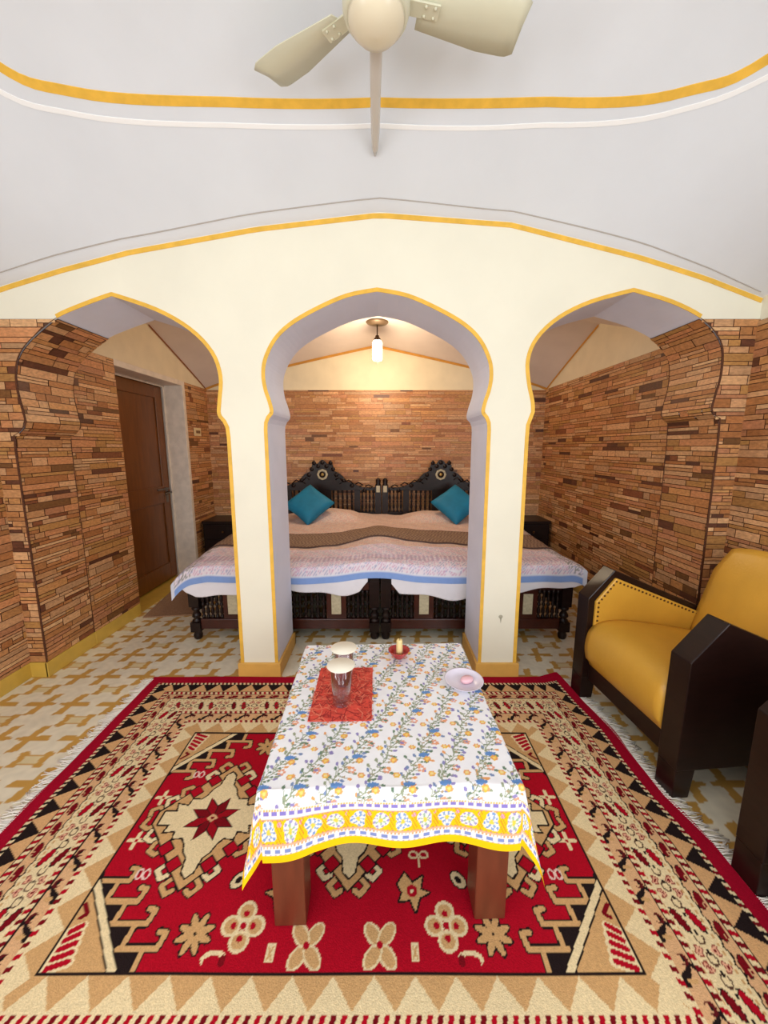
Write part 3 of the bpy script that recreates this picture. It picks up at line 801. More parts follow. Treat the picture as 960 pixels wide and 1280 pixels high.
def tablecloth():
    OL, OR_, OF, OB = .165, .26, .185, .17
    st = .0026
    U, V = np.meshgrid(np.arange(-TX - OL, TX + OR_ + st, st), np.arange(-TY - OF, TY + OB + st, st))
    cv = Canvas(U, V, (238, 239, 244)); rg = random.Random(12)
    SAGE = (146, 156, 130); BLU = (98, 140, 198); YEL = (234, 186, 70); ORG = (226, 160, 100); LIL = (142, 132, 186); GRN = (104, 130, 108)
    # trailing vines
    u0, u1, v0, v1 = U[0, 0], U[0, -1], V[0, 0], V[-1, 0]
    for i in range(-1, 9):
        x = u0 + .02 + i * .104
        for j in range(-1, 10):
            y = v0 + .150 + j * .104; sft = .056 * (j % 2); xx = x + sft
            pts = [(xx + .075 * t_ + .010 * math.sin(t_ * 7), y + .104 * t_) for t_ in np.linspace(0, 1, 8)]
            cv.line(pts, .0034, SAGE)
            for n_, (px, py) in enumerate(pts[:-1]):
                for sg in (-1, 1):
                    a = rg.uniform(.5, 1.2) * sg + .8; L = rg.uniform(.022, .042)
                    e = (px + L * math.cos(a), py + L * math.sin(a)); md = ((px + e[0]) / 2 + .005 * sg, (py + e[1]) / 2)
                    cv.line([(px, py), md, e], .0028, SAGE)
                    cv.ell(e[0], e[1], .0072, .0046, rg.choice([LIL, GRN, SAGE, ORG, LIL, (120, 140, 180)]), a)
                    cv.ell(md[0] + .006, md[1], .0050, .0032, rg.choice([GRN, SAGE, (170, 150, 120)]), a + 1)
            fx, fy = xx + .052, y + .030
            # blue carnation over an orange centre
            if (i + j) % 2 == 0 or j < 1: cv.ell(fx - .008, fy + .010, .017, .008, BLU, .1)
            if (i + j) % 2 == 0 or j < 1:
              for q in range(-2, 3): cv.line([(fx - .008, fy + .008), (fx - .008 + .008 * q, fy + .021 - abs(q) * .003)], .004, BLU)
            for q in range(7): cv.ell(fx + .008 * math.cos(q * .9), fy - .006 + .007 * math.sin(q * .9), .0042, .0042, YEL if q % 2 else ORG)
            cv.ell(fx, fy - .006, .005, .005, (240, 206, 120))
            gx, gy = xx + .010, y + .074
            for q in range(6): cv.ell(gx + .008 * math.cos(q * 1.05), gy + .007 * math.sin(q * 1.05), .0038, .0038, ORG if rg.random() < .6 else YEL)
            cv.ell(gx, gy, .005, .005, (236, 214, 150))
            gx, gy = xx + .086, y + .092
            for q in range(5): cv.ell(gx + .008 * math.cos(q * 1.26), gy + .008 * math.sin(q * 1.26), .0045, .0045, (226, 160, 130))
    # printed border
    c = cv.c
    D = np.minimum(np.minimum(U - u0, u1 - U), np.minimum(V - v0, v1 - V))
    sd = np.minimum(U - u0, u1 - U) > np.minimum(V - v0, v1 - V)
    s = np.where(sd, U, V)
    k = D < .138; c[k] = lin((238, 228, 224))
    k = (D > .122) & (D < .131); c[k & (((s / .024) % 1) < .66)] = lin((132, 122, 196))
    k = (D > .132) & (D < .137); c[k & (((s / .008) % 1) < .5)] = lin((224, 176, 90))
    k = (D > .046) & (D < .114); c[k] = lin((246, 190, 18))
    u = (s / .126) % 1.0; v = (D - .080) / .034
    for cu in (.25, .75):
        r_ = ((u - cu) * .126 / .022) ** 2 + (v * .034 / .026) ** 2
        th = np.arctan2(v * .034, (u - cu) * .118)
        r_ = r_ / (1 + .35 * np.sin(th * (3 if cu < .5 else 2) + 1.2 + s * 31))
        c[k & (r_ < 1)] = lin((228, 222, 218))
        c[k & (r_ < .92) & (np.sin(th * 9 + cu * 9) > .0) & (r_ > .45)] = lin((120, 154, 206) if cu < .5 else (150, 146, 196))
        c[k & (r_ < .42) & (np.sin(th * 6 + cu * 5) > .2) & (r_ > .08)] = lin((130, 160, 200) if cu < .5 else (150, 180, 150))
        c[k & (r_ < .08)] = lin((240, 200, 80))
        r_ = ((u - cu - .25) * .118 / .006) ** 2 + ((v - .55) * .034 / .006) ** 2
        c[k & (r_ < 1)] = lin((214, 160, 190))
    q = (u * 2) % 1.0
    far = (q < .12) | (q > .88)
    c[k & far & (np.sin((s + D * .5) * 700) > .55)] = lin((216, 130, 40))
    c[k & (np.abs(v) > .88)] = lin((232, 170, 140))
    c[k & (np.abs(v) > .80) & (np.abs(v) < .88) & (((s / .014) % 1) < .4)] = lin((170, 120, 120))
    k = (D > .022) & (D < .046)
    c[k & (((s / .030) % 1) < .6) & (np.abs(D - .033) < .005)] = lin((124, 140, 196))
    c[k & (((s / .010 + .3) % 1) < .4) & (np.abs(D - .042) < .0025)] = lin((228, 150, 90))
    c[k & (((s / .015) % 1) < .4) & (np.abs(D - .024) < .002)] = lin((150, 150, 190))
    c[D < .021] = lin((248, 192, 8))
    # drape
    ax = np.where(U < -TX, -TX - U, np.where(U > TX, U - TX, 0)); sx = np.sign(U)
    ay = np.where(V < -TY, -TY - V, np.where(V > TY, V - TY, 0)); sy = np.sign(V)
    bx = np.clip(U, -TX, TX); by = np.clip(V, -TY, TY)
    r = np.hypot(ax, ay); th = np.arctan2(ay, ax)
    rr = .012
    drop = np.where(r < rr * 1.57, rr * (1 - np.cos(np.clip(r / rr, 0, PI / 2))), rr + (r - rr * 1.57) * .975)
    outw = np.where(r < rr * 1.57, rr * np.sin(np.clip(r / rr, 0, PI / 2)), rr + (r - rr * 1.57) * .10)
    fold = np.sin(2 * th) ** 2 * r * .16
    wave = .011 * np.sin(np.where(ay > 0, U * 21 + 1.0, V * 25)) * np.clip(r / .15, 0, 1) * (1 - np.sin(2 * th) ** 2)
    o = outw + fold + wave
    Px = bx + sx * np.cos(th) * o * (ax > 0); Py = by + sy * np.sin(th) * o * (ay > 0)
    # gentle scallop of the hem between the corners
    Pz = TH + .0015 - drop + np.where((ay > 0) & (ax == 0), .012 * np.cos(U / TX * PI * .9) * np.clip(r / .15, 0, 1), 0)
    Pz -= .034 * np.clip((-U / TX - .60) / .40, 0, 1) * np.clip(r / .16, 0, 1) * (ay > 0)
    Pz += .0018 * np.sin(U * 17 + V * 5) * np.sin(V * 13) * (r == 0) + .0006
    P = np.stack([Px, Py, Pz], -1)
    cl = grid_object('tablecloth', P, c, m_print)
    cl.location = (TC[0], TC[1], 0); cl.rotation_euler = (0, 0, TR)
    tag(cl, 'white block-printed floral cloth with a yellow border draped over the coffee table', 'tablecloth')
tablecloth()

# ------------------------------------------------------------------ things on the coffee table
TT = TH + .0045
def placemat():
    rg = random.Random(3); w_, h_ = .112, .165
    mb = MB(); m1 = mat('red_raffia', (216, 74, 58), rough=.8, noise=.2, nscale=60); m2 = mat('pink_raffia', (232, 122, 96), rough=.8); m3 = mat('dark_red_raffia', (160, 34, 34), rough=.8)
    mb.box(-w_, w_, -h_, h_, 0, .0025, 0)
    for i in range(520):
        x = rg.uniform(-w_, w_); y = rg.uniform(-h_, h_); a = rg.uniform(0, PI); L = rg.uniform(.02, .05)
        dx, dy = L * math.cos(a) / 2, L * math.sin(a) / 2; nx, ny = -math.sin(a) * .0016, math.cos(a) * .0016
        z = .0028 + rg.random() * .0015
        c_ = lambda q: (max(-w_ - .007, min(w_ + .007, q[0])), max(-h_ - .007, min(h_ + .007, q[1])), z)
        mb.face([c_((x - dx - nx, y - dy - ny)), c_((x + dx - nx, y + dy - ny)), c_((x + dx + nx, y + dy + ny)), c_((x - dx + nx, y - dy + ny))], rg.choice([1, 2, 0]))
    o = mb.build('placemat', [m1, m2, m3], fixn=False); o.location = (-.158, 1.382, TT); o.rotation_euler = (0, 0, R(1))
    tag(o, 'red woven straw placemat under the drinking glass', 'placemat')
placemat()
m_glass = bpy.data.materials.new('clear_glass'); m_glass.use_nodes = True
nt = m_glass.node_tree; nt.nodes.clear()
_o = nt.nodes.new('ShaderNodeOutputMaterial'); _mx = nt.nodes.new('ShaderNodeMixShader'); _t = nt.nodes.new('ShaderNodeBsdfTransparent'); _g = nt.nodes.new('ShaderNodeBsdfGlossy'); _f = nt.nodes.new('ShaderNodeLayerWeight')
_t.inputs[0].default_value = (.93, .92, .94, 1); _g.inputs['Roughness'].default_value = .05; _f.inputs['Blend'].default_value = .35
nt.links.new(_f.outputs['Facing'], _mx.inputs[0]); nt.links.new(_t.outputs[0], _mx.inputs[1]); nt.links.new(_g.outputs[0], _mx.inputs[2]); nt.links.new(_mx.outputs[0], _o.inputs[0])
m_paper = mat('ivory_paper', (244, 238, 220), rough=.8)
def glass(x, y, z, label):
    t = empty('drinking_glass', label, 'glass', (x, y, z), 0, 'covered drinking glasses on the coffee table')
    h = .150; r0, r1 = .032, .039
    MB().lathe([(0, .0), (r0 - .002, 0), (r0, .003), (r0 + .001, .02), (r1, h), (r1 - .002, h + .001), (r1 - .0035, h), (r0 - .0025, .022), (r0 - .006, .014), (0, .012)], seg=32).build('tumbler', m_glass, t)
    MB().lathe([(0, h + .0015), (.051, h + .0015), (.052, h + .003), (.051, h + .0045), (0, h + .006)], seg=32).build('paper_cover', m_paper, t)
    return t
glass(-.158, 1.310, TT + .004, 'clear drinking glass with an ivory paper cover, the front one on the red placemat')
glass(-.160, 1.434, TT + .004, 'clear drinking glass with an ivory paper cover, the rear one on the red placemat')
def candle_bowl():
    m = mat('glossy_red_ceramic', (176, 34, 30), rough=.25, coat=.5)
    b = MB().lathe([(0, 0), (.018, 0), (.022, .004), (.036, .018), (.046, .036), (.049, .040), (.045, .040), (.034, .022), (.02, .010), (0, .008)], seg=32)
    o = b.build('bowl', m); o.location = (.068, 1.632, TT); tag(o, 'small red bowl holding a candle on the far edge of the coffee table', 'bowl')
    c = empty('candle', 'short cream candle standing in the small red bowl', 'candle', (.070, 1.634, TT + .0085))
    MB().lathe([(0, 0), (.0145, 0), (.0150, .03), (.0140, .070), (.0125, .078), (.009, .080), (0, .076)], seg=18).build('wax', mat('cream_wax', (238, 214, 150), rough=.5), c)
    MB().tube([(0, 0, .075), (.001, 0, .084), (.003, .001, .089)], .0011, 5).build('wick', mat('burnt_wick', (50, 40, 34), rough=.9), c)
candle_bowl()
def dish():
    m = mat('pale_white_porcelain', (226, 220, 236), rough=.25)
    prof = [(0, 0), (.045, 0), (.05, .003), (.068, .012), (.080, .022), (.082, .024), (.078, .023), (.064, .014), (.046, .006), (0, .005)]
    o = MB().lathe(prof, seg=36).build('soap_dish', m); o.location = (.322, 1.432, TT); o.scale = (.95, 1.0, 1)
    tag(o, 'white saucer-like dish on the right side of the coffee table', 'dish')
    s_ = MB(); vs = []
    n = 14
    for k, (rr, z) in enumerate([(.0, .0), (.028, .001), (.034, .008), (.033, .016), (.026, .021), (0, .023)]):
        pass
    s_.lathe([(0, 0), (.028, .001), (.034, .008), (.033, .016), (.026, .021), (0, .023)], seg=24)
    p = s_.build('soap', mat('pink_soap', (232, 186, 196), rough=.4)); p.location = (.336, 1.440, TT + .0062); p.scale = (.85, .62, .9); p.rotation_euler = (0, 0, .5)
    tag(p, 'small pink soap lying in the white dish', 'soap')
dish()

# ------------------------------------------------------------------ armchairs
CH_W = .76
def armchair(label):
    t = empty('armchair', label, 'armchair', (1.224, 1.777, 0), 0, 'mustard armchairs along the right wall')
    hw = CH_W / 2; aw = .098
    prof = [(0, .13), (0, .615), (.14, .775), (.60, .575), (.84, .475), (.84, .13)]
    for s in (-1, 1):
        y0, y1 = (hw - aw, hw) if s > 0 else (-hw, -hw + aw)
        arm = MB().prism(prof, y0, y1, 'y').build('arm', m_chair, t, bevel=.004)
        # upholstered inner face of the arm with its row of nails
        yi = y0 if s > 0 else y1
        ip = [(.035, .30), (.035, .600), (.142, .735), (.60, .545), (.80, .462), (.80, .30)]
        pad = MB().prism(ip, yi - s * .018, yi + s * .002, 'y').build('arm_pad', m_mustard, arm, bevel=.007)
        pad.parent = t
        L = ip[0:5]; dots = []
        path = [(.050, .49), (.050, .595), (.142, .716), (.60, .530), (.72, .480)]
        for a, b in zip(path[:-1], path[1:]):
            d = math.hypot(b[0] - a[0], b[1] - a[1]); n = int(d / .024)
            for k in range(n): dots.append((a[0] + (b[0] - a[0]) * k / n, a[1] + (b[1] - a[1]) * k / n))
        first = None
        for (dx, dz) in dots:
            if first is None:
                first = MB().lathe([(.0062, 0), (.0052, .003), (.003, .0045), (0, .005)], seg=8).build('nail', m_brass, pad); n_ = first
            else:
                n_ = first.copy(); C.objects.link(n_); n_.parent = pad
            n_.location = (dx, yi - s * .018, dz); n_.rotation_euler = (s * PI / 2, 0, 0)
        for lx in (.0, .75):
            lg = MB().prism([(lx, 0), (lx, .131), (lx + .088, .131), (lx + .074, 0)], y0 + .002, y1 - .002, 'y').build('leg', m_chair, t, bevel=.003)
    w_ = hw - aw - .012
    MB().box(.035, .075, -w_ - .010, w_ + .010, .125, .235).build('front_rail', m_chair, t, bevel=.004)
    # seat cushion with a rolled front
    sp = cr([(.03, .225), (-.002, .29), (-.010, .37), (.008, .445), (.06, .488), (.15, .500), (.30, .485), (.66, .415)], 4) + [(.68, .225)]
    mb = MB(); ny = 14
    rows = []
    for j in range(ny + 1):
        y = -w_ + 2 * w_ * j / ny; e = 1 - abs(2 * j / ny - 1) ** 6
        rows.append([(x + (0 if k in (0, len(sp) - 1) else .004 * (1 - e)), y, z + (.012 * e - .010 if 2 < k < len(sp) - 1 else 0)) for k, (x, z) in enumerate(sp)])
    n = len(sp)
    vs = [p for r_ in rows for p in r_]; fs = []
    for j in range(ny):
        for k in range(n):
            k2 = (k + 1) % n; fs.append((j * n + k, j * n + k2, (j + 1) * n + k2, (j + 1) * n + k))
    fs.append(tuple(range(n))[::-1]); fs.append(tuple(ny * n + k for k in range(n)))
    mb.raw(vs, fs, 0, True); mb.build('seat_cushion', m_mustard, t)
    # leaning back cushion
    mb = MB(); nn = 14; th = .05
    A = Vector((.625, 0, .40)); Bt = Vector((.785, 0, .925)); up = (Bt - A); nrm = Vector((up.z, 0, -up.x)).normalized()
    F = []; K = []
    for i in range(nn + 1):
        a = i / nn
        for j in range(nn + 1):
            b = 2 * j / nn - 1
            wd = w_ + .004 - .05 * max(0, a - .72) / .28 * 1.0
            zz = a * (1 - .055 * abs(b) ** 3 * (a > .5) * (a - .5) * 2)
            p = A + up * zz + Vector((0, b * wd, 0)); bul = (1 - b ** 4) * (1 - (2 * a - 1) ** 4)
            F.append(p - nrm * (.012 + .02 * bul)); K.append(p + nrm * th * (.6 + .15 * bul))
    def quads(off, flip):
        q = []
        for i in range(nn):
            for j in range(nn):
                a = off + i * (nn + 1) + j; f = (a, a + 1, a + nn + 2, a + nn + 1); q.append(f[::-1] if flip else f)
        return q
    N = len(F); fs = quads(0, False) + quads(N, True)
    rim = [j for j in range(nn + 1)] + [i * (nn + 1) + nn for i in range(1, nn + 1)] + [nn * (nn + 1) + j for j in range(nn - 1, -1, -1)] + [i * (nn + 1) for i in range(nn - 1, 0, -1)]
    for a, b in zip(rim, rim[1:] + rim[:1]): fs.append((a, b, b + N, a + N))
    mb.raw(F + K, fs, 0, True); mb.build('backrest', m_mustard, t)
    MB().box(.775, .835, -w_ - .008, w_ + .008, .14, .50).build('back_panel', m_chair, t, bevel=.004)
    MB().box(.07, .78, -w_ - .006, w_ + .006, .135, .222).build('seat_frame', m_chair, t)
    return t
ac = armchair('mustard leather armchair with dark angular wooden arms, the one whose seat is in view')
ac.location = (1.168, 1.777, 0); ac.rotation_euler = (0, 0, R(5))
ac2 = copy_tree(ac); ac2.location = (1.212, .757, 0); ac2.rotation_euler = (0, 0, 0)
ac2['label'] = 'dark wooden armchair of which only the front corner shows at the right edge'

# ------------------------------------------------------------------ beds
BEDF = 2.748; BEDB = 4.72; BW_ = 1.44
def turned(h, r, n=2):
    p = [(0, 0), (r * .8, 0), (r, .01)]
    for k in range(n):
        z0 = .02 + (h - .04) * k / n; z1 = .02 + (h - .04) * (k + 1) / n; d = z1 - z0
        p += [(r * .95, z0), (r * .5, z0 + d * .12), (r * 1.0, z0 + d * .3), (r * .9, z0 + d * .5), (r * .45, z0 + d * .8), (r * .95, z0 + d * .9)]
    return p + [(r, h - .01), (0, h)]
def arch_profile(hw):
    # top edge of the headboard: scalloped shoulders and a crest in the middle
    pts = [(hw, .92), (hw * .93, .955), (hw * .80, .945), (hw * .66, .985), (hw * .56, 1.02), (hw * .46, 1.035), (hw * .40, 1.085), (hw * .33, 1.13), (hw * .26, 1.15), (.135, 1.165), (.13, 1.22), (.115, 1.265),
           (.10, 1.295), (.075, 1.25), (.05, 1.255), (.03, 1.285), (0, 1.30)]
    return pts
def bed(x0, label):
    t = empty('bed', label, 'bed', (x0, 0, 0), 0, 'carved dark wooden beds pushed together')
    hw = BW_ / 2 - .006; pw = .074
    yf0, yf1 = BEDF, BEDF + .075
    # posts at the foot
    for s in (-1, 1):
        px = s * (hw - pw / 2)
        mb = MB(); a, b = px - pw / 2, px + pw / 2
        mb.box(a, b, yf0, yf1, .265, .465)
        mb.prism([(a, .465), (a - .0, .475), (a + .010, .500), (a + .006, .535), (a + .014, .548), (b - .014, .548), (b - .006, .535), (b - .010, .500), (b, .475), (b, .465)], yf0 + .004, yf1 - .004, 'y')
        mb.lathe([(r_, z + .135) for r_, z in turned(.13, .034, 1)], px, (yf0 + yf1) / 2, 0, 14)
        mb.box(a, b, yf0, yf1, .065, .140)
        mb.lathe([(0, 0), (.024, 0), (.031, .012), (.033, .035), (.026, .055), (.033, .068)], px, (yf0 + yf1) / 2, 0, 14)
        mb.build('foot_post', m_black, t)
        mh = MB(); y0, y1 = BEDB, BEDB + .06
        mh.box(a, b, y0, y1, 0, .98); mh.lathe([(0, 0), (.028, 0), (.034, .015), (.026, .03), (.032, .055), (.030, .075), (.012, .095), (0, .10)], px, (y0 + y1) / 2, .98, 14)
        hp = mh.build('head_post', m_black, t)
        pl = MB().box(px - .022, px + .022, y0 - .004, y0, .905, .985).build('inlay', m_inlay, hp)
    a, b = -hw + pw, hw - pw
    # footboard: rails, spindles, inlays
    mb = MB(); mb.box(a, b, yf0 + .016, yf1 - .016, .395, .455); mb.box(a, b, yf0 + .016, yf1 - .016, .085, .165)
    xs = [-.39, .39]
    for x in xs: mb.box(x - .075, x + .075, yf0 + .02, yf1 - .02, .165, .395)
    mb.box(-.045, .045, yf0 + .02, yf1 - .02, .165, .395)
    mb.build('footboard', m_bedred, t, bevel=.004)
    for x in xs: MB().box(x - .036, x + .036, yf0 + .012, yf0 + .021, .205, .365).build('inlay_tile', m_inlay, t, bevel=.002)
    sp0 = None
    def spindle_row(name, x_a, x_b, n, y, z0, h, r):
        nonlocal sp0
        first = None
        for k in range(n):
            x = x_a + (x_b - x_a) * (k + .5) / n
            if first is None:
                first = MB().lathe(turned(h, r), seg=8).build(name, m_black, t); o = first
            else:
                o = first.copy(); C.objects.link(o); o.parent = t
            o.location = (x, y, z0)
    g = [(a, -.465, 5), (-.315, -.045, 6), (.045, .315, 6), (.465, b, 5)]
    for p, q, n in g: spindle_row('foot_spindle', p, q, n, (yf0 + yf1) / 2, .165, .23, .015)
    # side rails
    for s in (-1, 1):
        x = s * (hw - .03); MB().box(min(x, x - s * .03), max(x, x - s * .03), yf1, BEDB, .22, .40).build('side_rail', m_black, t)
    # slats
    MB().box(-hw + .06, hw - .06, yf1, BEDB, .36, .40).build('bed_base', m_black, t)
    # headboard
    hy0, hy1 = BEDB + .012, BEDB + .045
    top = arch_profile(hw - pw); pr = [(-x, z) for x, z in top] + [(x, z) for x, z in top[::-1][1:]]
    mb = MB()
    bot = .955
    up_ = [(x, max(z, .96)) for x, z in pr]
    for p, q in zip(up_[:-1], up_[1:]):
        mb.prism([(p[0], .925), (q[0], .925), (q[0], q[1]), (p[0], p[1])], hy0, hy1, 'y')
    mb.box(a, b, hy0, hy1, .40, .66); mb.box(-.10, .10, hy0, hy1, .66, .93)
    for s in (-1, 1):
        mb.box(s * .42 - .035, s * .42 + .035, hy0, hy1, .66, .93)
    # carved relief: raised bosses along the top
    for x, z in up_[::2]:
        mb.lathe([(.026, 0), (.022, .006), (.010, .010), (0, .012)], 0, 0, 0, 10, M=Matrix.Translation((x, hy0, z - .035)) @ Matrix.Rotation(PI / 2, 4, 'X'))
    for s in (-1, 1):
        for k in range(4):
            mb.tube([(s * (.16 + k * .12), hy0 - .002, 1.06 - k * .028), (s * (.20 + k * .12), hy0 - .008, 1.085 - k * .03), (s * (.25 + k * .12), hy0 - .004, 1.035 - k * .022), (s * (.21 + k * .12), hy0 - .004, 1.01 - k * .02)], .009, 6)
    mb.build('headboard', m_black, t, fixn=True)
    for p, q, n in ((a, -.46, 4), (-.38, -.10, 5), (.10, .38, 5), (.46, b, 4)):
        spindle_row('head_spindle', p, q, n, (hy0 + hy1) / 2, .655, .275, .014)
    # round medallion
    md = MB(); Mt = Matrix.Translation((0, hy0 - .001, 1.12)) @ Matrix.Rotation(PI / 2, 4, 'X')
    md.lathe([(.068, 0), (.066, .008), (.052, .010), (.050, .004), (.0, .004)], seg=8, M=Mt, smooth=False)
    med = md.build('medallion', m_inlay, t)
    MB().lathe([(.040, 0), (.038, .004), (0, .006)], seg=20, M=Matrix.Translation((0, hy0 - .005, 1.12)) @ Matrix.Rotation(PI / 2, 4, 'X')).build('medallion_disc', m_black, med)
    MB().lathe([(.020, 0), (.016, .005), (0, .008)], seg=6, M=Matrix.Translation((0, hy0 - .010, 1.12)) @ Matrix.Rotation(PI / 2, 4, 'X')).build('medallion_boss', mat('gilded_boss', (190, 160, 90), rough=.4, metal=.4), med)
    return t
BC = [-.029 - BW_ / 2, -.029 + BW_ / 2]
b1 = bed(BC[0], 'carved black wooden bed on the left, its footboard with bone-coloured inlays behind the left pillar')
b2 = copy_tree(b1); b2.location.x = BC[1]
b2['label'] = 'carved black wooden bed on the right, its footboard with bone-coloured inlays behind the right pillar'

def rounded_box(x0, x1, y0, y1, z0, z1, m, name):
    o = MB().box(x0, x1, y0, y1, z0, z1).build(name, m); b_ = o.modifiers.new('bevel', 'BEVEL'); b_.width = .04; b_.segments = 4
    for p in o.data.polygons: p.use_smooth = True
    return o
for i, (x, lab) in enumerate(zip(BC, ('white mattress of the left bed under the bedspread', 'white mattress of the right bed under the bedspread'))):
    o = rounded_box(x - BW_ / 2 + .045, x + BW_ / 2 - .045, BEDF + .09, BEDB - .01, .402, .545, m_sheet, 'mattress')
    tag(o, lab, 'mattress', 'mattresses of the two beds')

# bedding: one height field shared by everything that lies on the beds
SX0, SX1 = -1.55, 1.49
def bedz(X, Y):
    t = (Y - BEDF) / (BEDB - BEDF)
    z = .596 + .045 * t
    z = z + .055 * np.exp(-((X - (-.06)) / .22) ** 2) * np.exp(-((Y - 3.45) / .5) ** 2)
    z = z + .018 * np.sin(X * 3.1 + .5) * np.sin(Y * 2.3)
    for cx in (-.62, .55):
        z = z + .085 * np.exp(-((X - cx) / .33) ** 4) * np.exp(-((Y - 4.42) / .20) ** 4)
    z = z + .004 * np.sin(X * 23 + Y * 9) * np.sin(Y * 17)
    return z
def side_drop(X, Y, k=.12):
    """how far the cover has sunk at the foot and at the two long sides"""
    d = np.zeros_like(X)
    dl = np.clip((SX0 + .16 - X) / .16, 0, 1); dr = np.clip((X - SX1 + .12) / .12, 0, 1)
    d = d + .10 * dl ** 2 + .05 * dr ** 2
    return d
def bedspread():
    st = .009; U, V = np.meshgrid(np.arange(SX0, SX1 + st, st), np.arange(-.084, 1.93, st))
    FY = BEDF + .012
    Y = FY + np.clip(V, 0, None); X = U.copy()
    ov = np.clip(-V, 0, None)
    # the foot end rolls over the edge of the mattress
    rollr = .05
    front = np.clip((rollr * 1.57 - V) , 0, None)
    z = bedz(X, Y) - side_drop(X, Y)
    a = np.clip((.10 - V) / .10, 0, 2.2)
    dropz = np.where(V < .10, .018 * a ** 2, 0) + ov * .95
    Z = z - dropz
    Yw = Y - ov * .04 - .026 * np.clip(a, 0, 1) - .005 * np.sin(X * 9) * np.clip(a, 0, 1)
    Z = Z + .008 * np.sin(X * 5 + 2) * np.clip(a, 0, 1) + .022 * np.exp(-((X + .03) / .25) ** 2) * np.clip(a, 0, 1)
    # left corner flops outwards
    cl = np.clip((-1.30 - X) / .27, 0, 1) * np.clip((.35 - V) / .35, 0, 1)
    Z = Z - .05 * cl; X = X - .03 * cl
    cR = np.clip((X - 1.3) / .2, 0, 1) * np.clip((.5 - V) / .5, 0, 1); Z = Z + .02 * cR
    c = np.zeros(U.shape + (3,)); c[:] = lin((226, 202, 190))
    rs = np.random.RandomState(5)
    # small block-printed sprigs
    nz = np.sin(U * 150 + 2 * np.sin(V * 90)) * np.sin(V * 140 + 2 * np.sin(U * 80))
    c[nz > .5] = lin((208, 166, 160)); c[nz < -.6] = lin((196, 182, 184))
    k = (V < .40); c[k] = lin((232, 222, 230)); c[k & (nz > .5)] = lin((214, 176, 200)); c[k & (nz < -.55)] = lin((178, 178, 206))
    k = (V < .17) & (V > .06); c[k & (np.sin(U * 190) > .1)] = lin((196, 178, 200))
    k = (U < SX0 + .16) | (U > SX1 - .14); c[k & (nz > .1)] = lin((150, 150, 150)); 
    c[V < -.050] = lin((132, 162, 218)); c[(V < -.040) & (V > -.050)] = lin((226, 226, 236))
    c[(U < SX0 + .02) | (U > SX1 - .03)] = lin((214, 218, 232))
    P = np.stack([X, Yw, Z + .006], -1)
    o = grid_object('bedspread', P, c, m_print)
    tag(o, 'pale pink printed bedspread with a blue hem spread across both beds', 'bedspread')
bedspread()
def sheets():
    for (xa, xb, lab, ph) in ((-1.53, -.12, 'white sheet hanging from the foot of the left bed below the blue hem', 0), (.055, 1.47, 'white sheet hanging from the foot of the right bed below the blue hem', 2)):
        n = 150; m_ = 24
        X, V = np.meshgrid(np.linspace(xa, xb, n), np.linspace(0, 1, m_))
        if ph == 0: L = .145 + .030 * np.sin((X + 1.5) * 6.5) + .012 * np.sin(X * 17) - .06 * np.clip((-1.40 - X) / .12, 0, 1) - .03 * np.clip((X + .5) / .4, 0, 1)
        else: L = .14 + .055 * np.exp(-((X - .50) / .28) ** 2) + .012 * np.sin(X * 15) - .05 * np.clip((X - 1.0) / .4, 0, 1)
        base = bedz(X, BEDF) - side_drop(X, BEDF) - .072
        Y = BEDF - .009 - .003 * np.sin(X * 21 + ph) * V
        edge = np.minimum(np.clip((X - xa) / .06, 0, 1), np.clip((xb - X) / .06, 0, 1))
        Z = base + .035 - V * (L * (.55 + .45 * edge) + .03)
        X = X + 0 * V
        o = grid_object('bed_sheet', np.stack([X, Y, Z], -1), None, m_sheet); so = o.modifiers.new('thick', 'SOLIDIFY'); so.thickness = .002; so.offset = 0
        tag(o, lab, 'sheet', 'white sheets under the bedspread')
sheets()
def runner():
    st = .009; U, V = np.meshgrid(np.arange(SX0 + .06, SX1 - .05, st), np.arange(0, .47, st))
    X = U; Y = 3.22 + V + .03 * np.sin(U * 2.2 + 1.3) + .09 * np.exp(-((U + .08) / .35) ** 2)
    Z = bedz(X, Y) - side_drop(X, Y) + .016
    nz = np.sin(U * 210 + 2 * np.sin(V * 120)) * np.sin(V * 200)
    c = np.zeros(U.shape + (3,)); c[:] = lin((140, 116, 100)); c[nz > .3] = lin((170, 146, 124)); c[nz < -.4] = lin((104, 84, 76))
    c[(V < .02) | (V > .45)] = lin((96, 76, 70))
    o = grid_object('bed_runner', np.stack([X, Y, Z], -1), c, m_print)
    so = o.modifiers.new('thick', 'SOLIDIFY'); so.thickness = .006; so.offset = -1
    tag(o, 'folded grey-brown patterned throw laid across both beds', 'throw')
runner()
